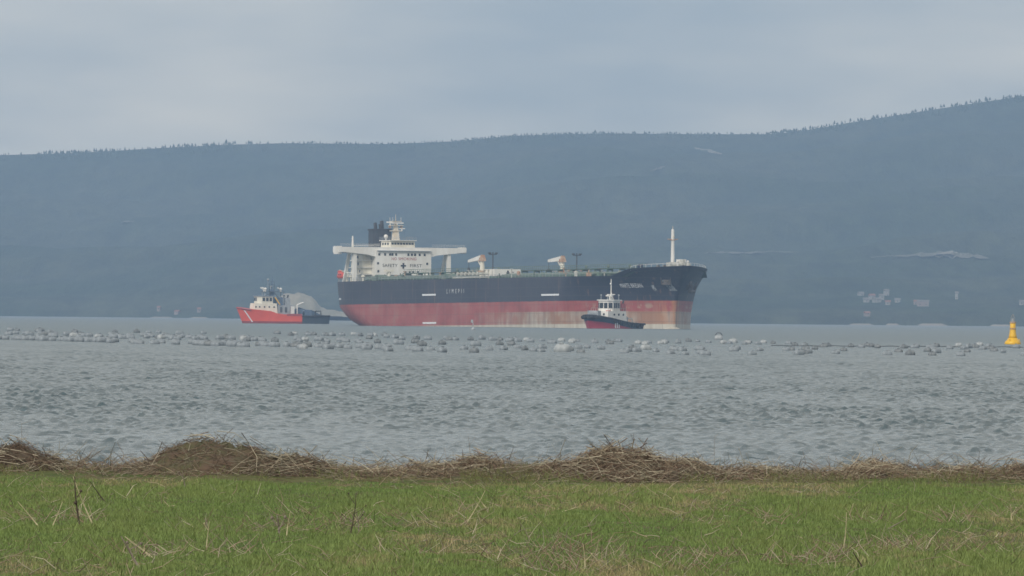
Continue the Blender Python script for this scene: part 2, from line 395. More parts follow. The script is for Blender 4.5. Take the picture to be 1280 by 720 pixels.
tag(np_mesh('sea', V, Fq, 'sea', smooth=True), kind='structure')

# ------------------------------------------------------------------ shore field
def field_z(x, y):
    z = 1.30 + .035*fbm(x*.35, y*.16) + .02*fbm(x*1.1, y*.5, 3.0)
    if y > 104.5:
        k = (y-104.5)
        z += (.055+.045*fbm(x*.5, 9.1))*math.exp(-((k-3.0)/1.7)**2)
        if y > 108.5: z -= .9*min(1, (y-108.5)/5.0)**1.3 + .12*max(0, y-113.5)
    return z
rows = []
fys = list(np.concatenate([np.linspace(-40, 58, 14), np.linspace(60, 112, 105), np.linspace(113, 150, 14)]))
fxs = list(np.concatenate([[-400, -150, -60, -25, -14], np.linspace(-10, 10, 81), [14, 25, 60, 150, 400]]))
for y in fys: rows.append([(x, y, field_z(x, y)) for x in fxs])
m = bpy.data.materials.new('turf_soil'); m.use_nodes = True; t = m.node_tree; p = t.nodes['Principled BSDF']; M['turf'] = m
p.inputs['Roughness'].default_value = .95; p.inputs['Specular IOR Level'].default_value = .1
tc = N(t, 'ShaderNodeTexCoord')
na = N(t, 'ShaderNodeTexNoise', i_Scale=1.1, i_Detail=6.0, i_Roughness=.62); nb = N(t, 'ShaderNodeTexNoise', i_Scale=14.0, i_Detail=4.0)
ra = N(t, 'ShaderNodeValToRGB'); e = ra.color_ramp.elements; e[0].position = .38; e[1].position = .66
e[0].color = (.095, .135, .040, 1); e[1].color = (.16, .135, .07, 1)
rb = N(t, 'ShaderNodeValToRGB'); e = rb.color_ramp.elements; e[0].position = .3; e[1].position = .7; e[0].color = (.45, .45, .45, 1); e[1].color = (1.15, 1.15, 1.1, 1)
mm = N(t, 'ShaderNodeMix', data_type='RGBA', blend_type='MULTIPLY'); mm.inputs['Factor'].default_value = 1.0
t.links.new(tc.outputs['Object'], na.inputs['Vector']); t.links.new(tc.outputs['Object'], nb.inputs['Vector'])
t.links.new(na.outputs['Fac'], ra.inputs['Fac']); t.links.new(nb.outputs['Fac'], rb.inputs['Fac'])
t.links.new(ra.outputs['Color'], mm.inputs['A']); t.links.new(rb.outputs['Color'], mm.inputs['B']); t.links.new(mm.outputs['Result'], p.inputs['Base Color'])
tag(MB().grid(rows).build('field', 'turf', smooth=True, fix=False), kind='structure')

def tone_mat(name, rough=.85, trans=0.0):
    m = bpy.data.materials.new(name); m.use_nodes = True; t = m.node_tree; p = t.nodes['Principled BSDF']
    a = N(t, 'ShaderNodeAttribute', attribute_name='tone'); t.links.new(a.outputs['Color'], p.inputs['Base Color'])
    p.inputs['Roughness'].default_value = rough; p.inputs['Specular IOR Level'].default_value = .2
    M[name] = m
tone_mat('grass_blades', .7); tone_mat('dry_straw', .85)

# grass: every blade a small bent strip, in one mesh
NB = 380000
gy = 61.0 + 43.6*rng.random(NB)**1.0; gx = (rng.random(NB)*2-1)*(.062*gy+.6)
# value noise on a lattice for patches
def vnoise(x, y, s, seed):
    r = np.random.default_rng(seed); T = r.random((256, 256)); fx, fy = x/s, y/s
    ix, iy = np.floor(fx).astype(int), np.floor(fy).astype(int); ax, ay = fx-ix, fy-iy
    ax, ay = ax*ax*(3-2*ax), ay*ay*(3-2*ay); g = lambda i, j: T[i % 256, j % 256]
    return (g(ix, iy)*(1-ax)+g(ix+1, iy)*ax)*(1-ay) + (g(ix, iy+1)*(1-ax)+g(ix+1, iy+1)*ax)*ay
pat = .45*vnoise(gx, gy*.12, 1.0, 1) + .33*vnoise(gx, gy*.12, .28, 2) + .22*vnoise(gx, gy*.16, .09, 5)
dry = .42*vnoise(gx+40, gy*.13, 1.1, 3) + .32*vnoise(gx, gy*.13, .34, 4) + .26*vnoise(gx+9, gy*.15, .11, 8)
dry = dry + .16*np.clip((80-gy)/18, 0, 1)*(gx > -.5) + .10*np.clip((gy-98)/6, 0, 1)
keep = rng.random(NB) < np.clip(1.25-1.2*np.clip(dry-.45, 0, 1)*2, .2, 1)
gx, gy, pat, dry = gx[keep], gy[keep], pat[keep], dry[keep]; NB = len(gx)
gz = np.array([field_z(a, b) for a, b in zip(gx, gy)]) - .005
hh = (.012 + .068*pat**1.8)*rng.uniform(.55, 1.35, NB)*np.where(rng.random(NB) < .012, 2.4, 1.0)
az = rng.random(NB)*6.283; lean = rng.uniform(.1, .75, NB)*hh
wd = rng.uniform(.0018, .004, NB)
ca, sa = np.cos(az), np.sin(az)
fc = rng.normal(0, .6, NB); px_, py_ = np.cos(fc), np.sin(fc)       # blade width direction
P = np.zeros((NB, 5, 3))
P[:, 0] = np.stack([gx-px_*wd, gy-py_*wd, gz], 1); P[:, 1] = np.stack([gx+px_*wd, gy+py_*wd, gz], 1)
mxx, myy, mzz = gx+ca*lean*.35, gy+sa*lean*.35, gz+hh*.6
P[:, 2] = np.stack([mxx-px_*wd*.8, myy-py_*wd*.8, mzz], 1); P[:, 3] = np.stack([mxx+px_*wd*.8, myy+py_*wd*.8, mzz], 1)
P[:, 4] = np.stack([gx+ca*lean, gy+sa*lean, gz+hh], 1)
b0 = np.arange(NB)*5
Ft = np.concatenate([np.stack([b0, b0+1, b0+3], 1), np.stack([b0, b0+3, b0+2], 1), np.stack([b0+2, b0+3, b0+4], 1)])
g1 = np.array([.110, .190, .050]); g2 = np.array([.185, .228, .075]); g3 = np.array([.30, .255, .135])
c = g1[None]*(1-pat[:, None]) + g2[None]*pat[:, None]
dk = np.clip((dry-.57)*4 + rng.normal(0, .25, NB), 0, 1)[:, None]
c = c*(1-dk) + g3[None]*dk; c *= rng.uniform(.7, 1.25, NB)[:, None]
tag(np_mesh('grass', P.reshape(-1, 3), Ft, 'grass_blades', np.repeat(c, 5, 0)), 'short green grass of the foreground field', 'grass', kind='stuff')

# straw: thin bent three-sided stalks
def straws(name, base, dirs, L, rad, cols, parent=None, bend=.12):
    n = len(L); nseg = 3
    P = np.zeros((n, nseg, 3, 3)); up = np.array([0, 0, 1.0])
    d = dirs/np.linalg.norm(dirs, axis=1, keepdims=True)
    s1 = np.cross(d, up+1e-3); s1 /= np.linalg.norm(s1, axis=1, keepdims=True); s2 = np.cross(d, s1)
    bv = rng.normal(0, 1, (n, 1))*s1*bend*L[:, None] + rng.normal(0, .6, (n, 1))*s2*bend*L[:, None]
    for j in range(nseg):
        f = j/(nseg-1); c = base + d*(L*f)[:, None] + bv*(1-(2*f-1)**2)
        rr = rad*(1-.55*f)
        for k in range(3):
            a = 2*math.pi*k/3; P[:, j, k] = c + (s1*math.cos(a)+s2*math.sin(a))*rr[:, None]
    b = (np.arange(n)*9)[:, None]; fs = []
    for j in range(nseg-1):
        for k in range(3):
            k2 = (k+1) % 3; fs.append(b + np.array([[j*3+k, j*3+k2, (j+1)*3+k2, (j+1)*3+k]]))
    o = np_mesh(name, P.reshape(-1, 3), np.concatenate(fs), 'dry_straw', np.repeat(cols, 9, 0))
    if parent: o.parent = parent
    return o
STRAW = np.array([[.38, .31, .22], [.29, .21, .155], [.20, .135, .10], [.46, .41, .31], [.24, .22, .16], [.12, .095, .07]])
def straw_cols(n, wts=None, tint=1.0):
    i = rng.choice(len(STRAW), n, p=wts); return STRAW[i]*rng.uniform(.7, 1.2, (n, 1))*tint

# low tangle along the whole bank
n = 9000
bx = rng.uniform(-8, 8, n); by = rng.normal(107.2, .95, n)
thin = .45 + .55*vnoise(bx+20, by*0, .8, 11); keep = rng.random(n) < thin; bx, by = bx[keep], by[keep]; n = len(bx)
bz = np.array([field_z(a, b) for a, b in zip(bx, by)]) + rng.random(n)**2*.09*(.4+vnoise(bx, by*0+3, .7, 12))
th = rng.random(n)*6.283; el = rng.normal(.12, .33, n)
tag(straws('dry_reeds', np.stack([bx, by, bz], 1), np.stack([np.cos(th), .6*np.sin(th), np.sin(el)], 1), rng.uniform(.08, .38, n), rng.uniform(.002, .0048, n),
           straw_cols(n, [.18, .22, .18, .10, .22, .10], .8)), 'tangle of dry reeds along the top of the bank', 'dry reeds', kind='stuff')
# green weeds rooted along the bank
n = 16000
wx = rng.uniform(-7.5, 7.5, n); wy = rng.normal(106.9, 1.0, n); wq = vnoise(wx+3, wy*.1, .45, 21); keep = rng.random(n) < np.clip((wq-.42)*4, .04, 1); wx, wy = wx[keep], wy[keep]; n = len(wx)
wz = np.array([field_z(a, b) for a, b in zip(wx, wy)]); th = rng.random(n)*6.283
tag(straws('bank_weeds', np.stack([wx, wy, wz], 1), np.stack([.5*np.cos(th), .4*np.sin(th), rng.uniform(.5, 1.2, n)], 1), rng.uniform(.04, .13, n), rng.uniform(.002, .004, n),
           np.array([[.13, .16, .06]])*rng.uniform(.6, 1.4, (n, 1)) + np.array([[.08, .05, .03]])*rng.random((n, 1))), 'green weeds rooted among the reeds along the bank', 'weeds', kind='stuff')
# scattered dead stalks lying in the grass
n = 5200
sy = rng.uniform(62, 105, n); sx = (rng.random(n)*2-1)*(.062*sy+.4)
cl = .55*vnoise(sx+40, sy*.13, 1.1, 3)+.45*vnoise(sx, sy*.13, .34, 4); keep = rng.random(n) < np.clip((cl-.35)*2.5, .08, 1); sx, sy = sx[keep], sy[keep]; n = len(sx)
sz = np.array([field_z(a, b) for a, b in zip(sx, sy)]) + .01
th = rng.random(n)*6.283; el = np.abs(rng.normal(.35, .4, n))
tag(straws('dead_stalks', np.stack([sx, sy, sz], 1), np.stack([np.cos(th), .7*np.sin(th), np.sin(el)], 1), rng.uniform(.04, .22, n), rng.uniform(.0016, .0042, n),
           straw_cols(n, [.3, .2, .08, .22, .15, .05], 1.0)), 'dead stalks scattered through the foreground grass', 'dead stalks', kind='stuff')

# dry tufts standing in the turf
tcs = [(180, 695, 40), (440, 655, 34), (352, 660, 30), (105, 650, 24), (262, 665, 20), (40, 650, 20), (590, 640, 18), (520, 690, 16), (720, 712, 60), (745, 700, 50), (700, 690, 30), (1000, 706, 50), (1060, 700, 40), (1115, 684, 46), (1150, 690, 40), (1090, 652, 26), (1195, 655, 20), (905, 700, 40), (860, 712, 30), (880, 640, 14), (1250, 690, 24), (1270, 650, 20), (640, 700, 24), (300, 690, 16), (385, 640, 14), (500, 645, 14), (960, 650, 14), (770, 640, 12)]
TB, TD, TL = [], [], []
for px, py, k in tcs:
    Y = 1.70*12800.0/(py-(396.8+.0095*(px-640))); X = px_ground(px, Y)
    for i in range(int(k*1.6)):
        x, y = X+rng.normal(0, .10+.0015*k), Y+rng.normal(0, .6); a = rng.random()*6.283
        TB.append((x, y, field_z(x, y))); TD.append((math.cos(a)*.8, .5*math.sin(a), rng.uniform(.05, 1.0))); TL.append(rng.uniform(.05, .22))
n = len(TL)
tag(straws('dry_tufts', np.array(TB), np.array(TD), np.array(TL), rng.uniform(.0018, .0042, n), straw_cols(n, [.26, .22, .12, .2, .15, .05], 1.0)), 'dry straw tufts standing in the foreground grass', 'dry tufts', kind='stuff')

# heaps of cut reeds and soil on the bank
M['heapsoil'] = mat('heap_brown_soil', (.09, .062, .045), (.13, .10, .07), 6.0, .95, bump=.6)
M['heapmoss'] = mat('heap_mossy_soil', (.075, .082, .036), (.11, .075, .052), 4.0, .95, bump=.6)
def heap(px, y, rx, ry, h, label, ns, soil, wts, tint=1.0, shape=1.0, Lr=(.1, .42)):
    X = (px-640)/12800.0*y; z0 = field_z(X, y)
    root = empty('reed_heap', (X, y, z0-.03)); tag(root, label, 'reed heap', 'heaps of cut reeds along the bank')
    sd = random.random()*50
    def hz(a, b):
        q = (a/rx)**2 + (b/ry)**2
        e = max(0.0, 1-q)
        return (.70*h*(e**(1.0*shape)) * (1+.34*fbm(a*3.0+sd, b*3.0)) + .03*min(1, e*4)*fbm(a*9+sd, b*9)) if e > 0 else 0.0
    rows = []
    for j in range(25):
        rows.append([((i/40*2-1)*rx, (j/24*2-1)*ry, hz((i/40*2-1)*rx, (j/24*2-1)*ry)) for i in range(41)])
    MB().grid(rows).build('soil', soil, root, fix=False, smooth=True)
    rr = np.sqrt(rng.random(ns))*1.04; ta = rng.random(ns)*6.283
    a, b = rr*np.cos(ta)*rx, rr*np.sin(ta)*ry
    z = np.array([hz(p, q) for p, q in zip(a, b)])
    e_ = .04; gx = np.array([(hz(p+e_, q)-hz(p-e_, q))/(2*e_) for p, q in zip(a, b)]); gy2 = np.array([(hz(p, q+e_)-hz(p, q-e_))/(2*e_) for p, q in zip(a, b)])
    t2 = rng.random(ns)*6.283; dx, dy = np.cos(t2), .8*np.sin(t2)
    dz = dx*gx + dy*gy2 + rng.normal(.05, .22, ns)
    L = rng.uniform(*Lr, ns)
    base = np.stack([a-dx*L*.5, b-dy*L*.5, z-dz*L*.5+.012+.02*rng.random(ns)], 1)
    o = straws('straw', base, np.stack([dx, dy, dz], 1), L, rng.uniform(.0022, .0055, ns), straw_cols(ns, wts, tint), root, .08)
    tag(o, kind='stuff')
    nl = max(12, ns//22); k_ = rng.choice(ns, nl); L = rng.uniform(.2, .5, nl); zz = np.abs(rng.normal(0, .12, nl))
    o = straws('long_strand', base[k_]+np.array([0, -.04, .03]), np.stack([dx[k_], dy[k_]*.5, dz[k_]*.6+zz], 1), L, rng.uniform(.003, .0055, nl), np.array([[.50, .45, .34]])*rng.uniform(.6, 1.1, (nl, 1)), root, .1)
    tag(o, kind='stuff')
    return root
heap(22, 107.0, .52, .7, .32, 'dark brown reed heap at the left edge of the bank', 900, 'heapsoil', [.03, .28, .34, .02, .11, .22], .62)
heap(62, 107.2, .26, .5, .14, 'low dark brown heap hugging the leftmost heap', 260, 'heapsoil', [.03, .28, .34, .02, .11, .22], .62)
heap(266, 107.2, .74, .9, .48, 'large domed heap with mossy left flank, left of centre', 520, 'heapmoss', [.08, .25, .25, .05, .20, .17], .72, .7)
heap(190, 107.0, .40, .6, .17, 'low mossy heap against the left foot of the large domed heap', 300, 'heapmoss', [.10, .22, .2, .06, .27, .15], .85)
heap(362, 106.8, .55, .6, .20, 'grey tangled reed heap right of the large domed heap', 1000, 'heapsoil', [.2, .12, .12, .18, .28, .1], .75, Lr=(.15, .5))
heap(455, 107.0, .55, .5, .10, 'flat pale reed heap between the domed heap and mid bank', 500, 'heapsoil', [.3, .2, .1, .2, .15, .05], 1.0)
heap(600, 107.2, .42, .5, .19, 'small brown reed heap at mid bank', 700, 'heapsoil', [.2, .3, .2, .1, .12, .08], .95)
heap(545, 107.0, .5, .5, .12, 'low tawny reed heap left of the small mid-bank heap', 500, 'heapsoil', [.3, .28, .12, .12, .12, .06], 1.0)
heap(778, 107.0, .62, .9, .38, 'tall tan heap of cut reeds right of centre', 1700, 'heapsoil', [.24, .28, .18, .1, .12, .08], .82, .9, (.12, .5))
heap(850, 106.8, .55, .7, .22, 'slumped reed heap leaning on the right of the tall tan heap', 1000, 'heapsoil', [.22, .3, .2, .1, .1, .08], .8, 1.0, (.15, .5))
heap(715, 106.8, .42, .6, .17, 'low reed heap at the left foot of the tall tan heap', 600, 'heapsoil', [.24, .28, .18, .1, .12, .08], .82)
heap(945, 107.0, .50, .5, .12, 'flat greyish reed heap right of the slumped one', 500, 'heapsoil', [.25, .2, .1, .2, .17, .08], .95)
heap(1098, 107.0, .46, .5, .17, 'rounded straw heap on the right part of the bank', 700, 'heapsoil', [.3, .28, .12, .14, .1, .06], 1.0)
heap(1210, 107.0, .70, .5, .09, 'flat pinkish brown reed heap near the right edge', 700, 'heapsoil', [.22, .32, .16, .12, .1, .08], 1.0)
heap(1010, 107.0, .35, .5, .09, 'thin reed heap left of the rounded straw heap', 350, 'heapsoil', [.24, .28, .16, .12, .1, .1], .95)
heap(1282, 107.0, .3, .5, .16, 'small brown heap cut by the right edge of the view', 350, 'heapsoil', [.15, .3, .2, .08, .12, .15], .9)

# single dead stalks standing out of the turf and the bank
M['stalkd'] = mat('dark_dead_stalk', (.045, .035, .025), (.08, .06, .04), 20, .9)
M['stalkp'] = mat('pale_dead_stalk', (.52, .47, .30), (.40, .35, .22), 20, .9)
M['stalkg'] = mat('grey_dead_stalk', (.25, .22, .18), (.16, .13, .10), 20, .9)
def at(px, py, z=1.30):
    """place on the field plane for a foot point"""
    off = py - (396.8 + .0095*(px-640)); Y = (3.0-z)*12800.0/off
    X = px_ground(px, Y); return X, Y, field_z(X, Y)
def stalk(px, py, dx, dz, m, label, r=.006, side=(), name='dead_stalk', cat='stalk', yy=None):
    """dx, dz: where the tip is from the foot, metres"""
    if yy is None: X, Y, z = at(px, py)
    else: Y = yy; X = px_ground(px, Y); z = 3.0 - (py-(396.8+.0095*(px-640)))/12800.0*Y
    o = MB(); pts = []
    for k in range(6):
        f = k/5.0; pts.append((dx*f + .03*math.sin(f*3+px)*abs(dz), .02*math.sin(f*5), dz*f))
    o.tube(pts, [r*(1-.6*k/5) for k in range(6)], 5)
    for f, sx, sz in side:
        b = (dx*f, 0, dz*f); o.tube([b, (b[0]+sx*.6, 0, b[2]+sz*.5), (b[0]+sx, 0, b[2]+sz)], [r*.6, r*.5, r*.3], 4)
        o.ball((b[0]+sx, 0, b[2]+sz), r*1.3, 5)
    ob = o.build(name, m); ob.location = (X, Y, z-.01); tag(ob, label, cat, 'dead stalks standing in the field'); return ob
stalk(104, 657, -.055, .42, 'stalkd', 'tall dark dead stalk standing in the left grass', .010, ((.6, .03, .05), (.35, -.03, .06)))
stalk(123, 657, -.19, .42, 'stalkp', 'tall pale stalk leaning left beside the dark one', .007)
stalk(136, 627, -.16, .20, 'stalkd', 'dark stick leaning left behind the tall pale stalk', .007)
stalk(55, 658, -.20, .22, 'stalkp', 'pale bent stalk leaning left near the left edge', .006)
stalk(68, 658, .075, .22, 'stalkp', 'short pale stalk leaning right, left of the dark stalk', .006)
stalk(236, 610, -.045, .20, 'stalkg', 'whitish forked stalk at the foot of the domed heap', .008, ((.6, -.05, .07),))
stalk(352, 667, -.02, .17, 'stalkg', 'short grey forked stump in the grass below the grey heap', .011, ((.3, .05, .10), (.5, -.05, .06)))
stalk(362, 668, .02, .20, 'stalkp', 'thin upright yellow stalk beside the grey forked stump', .005)
stalk(262, 683, .01, .22, 'stalkp', 'thin pale stalk standing alone in the lower left grass', .005, ((.7, -.03, .05),))
stalk(440, 665, .05, .34, 'stalkd', 'brown branched weed stalk left of centre in the grass', .006, ((.5, .10, .07), (.35, -.08, .05), (.75, -.05, .08), (.2, .09, .10)))
stalk(452, 664, -.03, .2, 'stalkg', 'greyish weed stalk just right of the brown branched one', .006, ((.6, .05, .06), (.3, -.06, .05)))
stalk(584, 656, .16, .30, 'stalkp', 'long pale straw leaning right in mid field', .005)
stalk(612, 634, -.09, .12, 'stalkp', 'short pale straw leaning left above the long leaning one', .006)
stalk(700, 640, .18, .06, 'stalkp', 'pale straw lying nearly flat in mid field', .006)
stalk(1062, 648, .05, .14, 'stalkp', 'bright bent stalk in the right part of the field', .006, ((.3, .04, -.02),))
stalk(1056, 690, .03, .30, 'stalkp', 'thin upright pale stalk in the lower right grass', .005)
stalk(1083, 712, -.07, .12, 'stalkd', 'short dark stick near the lower right', .008)
stalk(1110, 664, .16, .10, 'stalkg', 'grey twig lying at a slant right of the bright bent stalk', .007)
stalk(1268, 655, -.02, .14, 'stalkp', 'short pale stalk at the right edge of the field', .006, ((.4, .04, .06),))
stalk(735, 712, -.02, .2, 'stalkp', 'pale stalk standing at the bottom right of centre', .006, ((.4, .05, .05),))
stalk(180, 712, -.14, .22, 'stalkg', 'grey broken stalk near the bottom left', .009, ((.6, .08, .04), (.4, -.04, .09)))
stalk(196, 700, -.20, .16, 'stalkp', 'pale broken stalk crossing the grey one at bottom left', .008)
stalk(30, 563, -.02, .30, 'stalkg', 'thin bare twig arching over the leftmost heap', .003, ((.95, .10, .04), (.4, .06, .05)), 'bare_twig', 'twig', 107.4)
stalk(792, 560, .015, .16, 'stalkd', 'dark thin twig rising from the tall tan heap', .004, ((.6, -.02, .05),), 'bare_twig', 'twig', 107.3)
stalk(741, 566, .01, .13, 'stalkd', 'short dark twig on the left shoulder of the tall tan heap', .003, ((.5, .05, .05), (.7, -.03, .04)), 'bare_twig', 'twig', 107.3)
stalk(205, 572, .01, .17, 'stalkd', 'thin twig with dark buds left of the domed heap top', .0025, ((.9, .03, .02), (.6, -.05, .04)), 'bare_twig', 'twig', 107.6)
stalk(282, 558, -.015, .11, 'stalkd', 'small bud-tipped twig on top of the domed heap', .0025, ((.8, .03, .02),), 'bare_twig', 'twig', 107.3)
stalk(535, 572, .02, .12, 'stalkd', 'tiny dark twig on the low mid bank', .003, ((.6, .03, .04),), 'bare_twig', 'twig', 107.2)
stalk(590, 566, -.03, .18, 'stalkg', 'pale forked twig on the small mid-bank heap', .003, ((.5, .06, .08),), 'bare_twig', 'twig', 107.2)
stalk(895, 578, .01, .30, 'stalkg', 'tall hair-thin twig right of the tall tan heap', .0025, ((.95, .02, .02),), 'bare_twig', 'twig', 107.3)

# ------------------------------------------------------------------ mussel floats
M['float'] = mat('weathered_grey_float', (.27, .31, .345), (.18, .21, .24), 1.1, .5, lo=.3, hi=.7)
M['floatw'] = mat('pale_float', (.40, .43, .45), (.30, .33, .35), 1.2, .45)
M['floatd'] = mat('dark_float', (.13, .15, .17), (.19, .215, .235), 1.2, .5)
def barrel_mesh(name, L, r, m):
    k = .28*r; prof = [(r*.25, -L/2), (r*.72, -L/2+.04), (r*.93, -L/2+.15), (r*1.0, -L/2+.3), (r*1.04, -.12), (r*.97, -.05), (r*.97, .05), (r*1.04, .12), (r*1.0, L/2-.3), (r*.93, L/2-.15), (r*.72, L/2-.04), (r*.25, L/2)]
    b = MB().lathe(prof, n=12, axis='x')
    b.cyl((-.12, 0, r*.9), (-.12, 0, r*1.22), .05, n=5); b.cyl((.12, 0, r*.9), (.12, 0, r*1.22), .05, n=5); b.cyl((-.17, 0, r*1.2), (.17, 0, r*1.2), .05, n=5)
    o = b.build(name, m, smooth=True); me = o.data; bpy.data.objects.remove(o); return me
FM = {('g', 0): barrel_mesh('float', 1.25, .46, 'float'), ('g', 1): barrel_mesh('float', 1.0, .42, 'float'),
      ('w', 0): barrel_mesh('float', 1.2, .46, 'floatw'), ('d', 0): barrel_mesh('float', 1.1, .42, 'floatd')}
def sea_at(px, py):
    off = py - (396.8 + .0095*(px-640)); Y = 3.0*12800.0/off; return px_ground(px, Y), Y
NF = [0]
def add_float(px, py, label, group, kind='g', sc=1.0):
    X, Y = sea_at(px, py)
    o = bpy.data.objects.new('mussel_float', FM[(kind, random.randint(0, 1) if kind == 'g' else 0)]); col.objects.link(o)
    o.location = (X, Y, random.uniform(.08, .18)*sc); s = sc*random.uniform(.66, .92); o.scale = (s*1.08, s, s)
    o.rotation_euler = (random.uniform(-.5, .5), random.uniform(-.1, .1), random.uniform(-.9, .9)); tag(o, label, 'float', group); NF[0] += 1
    return o
ONES = ['', 'first', 'second', 'third', 'fourth', 'fifth', 'sixth', 'seventh', 'eighth', 'ninth', 'tenth', 'eleventh', 'twelfth', 'thirteenth', 'fourteenth', 'fifteenth', 'sixteenth', 'seventeenth', 'eighteenth', 'nineteenth', 'twentieth']
def nth(k):
    if k <= 20: return ONES[k]
    return ('thirtieth' if k == 30 else 'fortieth' if k == 40 else {2: 'twenty', 3: 'thirty', 4: 'forty'}[k//10] + '-' + ONES[k % 10])
TONE = {'g': 'grey', 'd': 'dark', 'w': 'pale'}
def row(pa, pb, n, label, group, jit=1.0, kinds='ggggggd', sc=1.0):
    """a line of floats between two places on the water, counted from the left"""
    Xa, Ya = sea_at(*pa); Xb, Yb = sea_at(*pb); spots = []
    for k in range(n):
        f = (k + random.uniform(-.35, .35)*jit)/max(1, n-1)
        X, Y = Xa+(Xb-Xa)*f, Ya+(Yb-Ya)*f + random.uniform(-1, 1)*Y_J*(jit**2)
        px = 640 + X/Y*12800; spots.append((px, 3*12800/Y + 396.8 + .0095*(px-640)))
    for k, (px, py) in enumerate(sorted(spots)):
        kd = random.choice(kinds); add_float(px, py, '%s float from the left, %s, in %s' % (nth(k+1), TONE[kd], label), group, kd, sc)
Y_J = 34.0
row((-6, 424.0), (128, 428.0), 17, 'the tight front row at left edge', 'front row of floats at the left edge', .35, 'g', 1.12)
row((130, 427.8), (330, 433.5), 21, 'the front row left of red tug', 'front row of floats left of the red tug', .8, 'ggggggggd', 1.0)
row((250, 431), (480, 437.0), 30, 'the front row below red tug', 'front row of floats below the red tug', 1.0, 'ggggggggd', 1.0)
row((0, 418), (330, 424), 34, 'the second row at far left', 'second row of floats on the left', 1.0, 'gggggd')
row((60, 421), (470, 428.5), 38, 'the third row below red tug', 'third row of floats on the left', 1.2, 'gggggggwd')
row((0, 413.5), (240, 418), 12, 'the sparse farthest row at left', 'far floats on the left', 1.3, 'ggd')
row((360, 419), (480, 420), 15, 'the far row under tanker stern', 'far row of floats under the tanker stern', 1.2, 'gggwd')
row((480, 437.0), (650, 440), 11, 'the loose front row below tanker', 'loose front row of floats below the tanker', 1.3, 'ggd', .85)
row((470, 423), (650, 425), 16, 'the far loose row below tanker', 'far loose row of floats below the tanker', 1.4, 'ggd')
row((490, 430), (640, 432), 7, 'the sparse middle row below tanker', 'middle row of floats below the tanker', 1.4, 'gd')
row((640, 427), (850, 430), 24, 'the far row below blue tug', 'far row of floats below the blue tug', 1.4, 'gggdw', .85)
row((650, 437), (870, 441), 19, 'the front row below blue tug', 'front row of floats below the blue tug', 1.5, 'ggggd', .8)
row((855, 428), (1000, 431), 14, 'the far row right of bow', 'far row of floats right of the bow', 1.3, 'ggdw', .85)
row((860, 441), (1010, 440), 12, 'the front row right of bow', 'front row of floats right of the bow', 1.5, 'gggd', .85)
row((1000, 433), (1280, 436), 26, 'the row along the dark rope', 'floats along the dark rope', 1.3, 'ggd', .85)
row((1000, 440), (1280, 442), 18, 'the low row before the rope', 'front floats on the right', 1.6, 'ggd', .8)
add_float(704, 440, 'big whitish float in the front row below the blue tug', 'pale floats', 'w', 1.35)
add_float(808, 437.5, 'pale float tilted up below the tanker bow', 'pale floats', 'w', .9)
add_float(917, 428.5, 'lone pale float right of the tanker bow', 'pale floats', 'w', 1.0)
add_float(1199, 432.5, 'white float on the dark rope between hamlet and yellow buoy', 'pale floats', 'w', .9)
add_float(1225, 432.0, 'white float on the dark rope nearest left of the yellow buoy', 'pale floats', 'w', .9)
add_float(380, 436.0, 'whitish round float in the front row under the red tug stern', 'pale floats', 'w', .8)
add_float(49, 414.8, 'dark upright float standing above the left rows', 'dark floats', 'd', 1.3)
add_float(347, 417.5, 'dark float sticking up below the middle of the red tug', 'dark floats', 'd', 1.3)
# hooped float right of the bow
X, Y = sea_at(899, 424.5); hf = empty('hooped_float', (X, Y, 0)); tag(hf, 'float with a dark hoop standing right of the tanker bow', 'float')
fb = bpy.data.objects.new('float_body', FM[('w', 0)]); col.objects.link(fb); fb.parent = hf; fb.location = (0, 0, .2)
MB().tube([(-.55, 0, 0), (-.5, 0, .7), (-.25, 0, 1.0), (.25, 0, 1.0), (.5, 0, .7), (.55, 0, 0)], .06, 6).build('hoop', 'post', hf)
# rope
pts = []
for k in range(60):
    px = 965 + 330*k/59; X, Y = sea_at(px, 432.6 + .0061*(px-965)); pts.append((X, Y + random.uniform(-.6, .6), .07+.03*math.sin(k)))
tag(MB().tube(pts, .055, 5).build('mooring_rope', 'floatd'), 'dark floating rope running towards the yellow buoy', 'rope')
# white spar marker in front of the tanker
X, Y = sea_at(592, 412.6); sp = empty('spar_buoy', (X, Y, 0)); tag(sp, 'slim white spar marker in front of the tanker midships', 'buoy')
MB().lathe([(.1, -.3), (.45, -.1), (.5, .25), (.3, .5), (.12, .7)], n=10).build('float_body', 'floatw', sp, smooth=True)
MB().cyl((0, 0, .6), (-.1, 0, 2.4), .10, .08, 6).build('pole', 'floatw', sp)
MB().box(-.55, -.05, -.03, .03, 1.7, 2.4).build('flag', 'floatw', sp)

# yellow buoy
X, Y = sea_at(1266.5, 430.3); yb = empty('navigation_buoy', (X, Y, 0)); tag(yb, 'yellow navigation buoy with slim tower at the right edge', 'buoy')
MB().lathe([(.5, -.4), (1.08, -.2), (1.12, .15), (1.02, .38), (.8, .55), (.62, .85)], n=20).build('float_collar', 'yellow', yb, smooth=True)
MB().lathe([(.60, .84), (.52, 1.2), (.42, 1.7), (.39, 2.2), (.39, 2.85), (.30, 2.9)], n=16).build('tower', 'yellow', yb, smooth=True)
MB().lathe([(.43, 2.02), (.45, 2.06), (.45, 2.16), (.43, 2.2)], n=16).build('band', 'rust', yb)
MB().lathe([(.44, 2.86), (.46, 2.9), (.46, 3.02), (.40, 3.06)], n=16).build('top_ring', 'rust', yb)
lt = MB().lathe([(.16, 3.05), (.2, 3.1), (.2, 3.4), (.12, 3.5)], n=12).build('lantern', 'grey', yb)
c = MB()
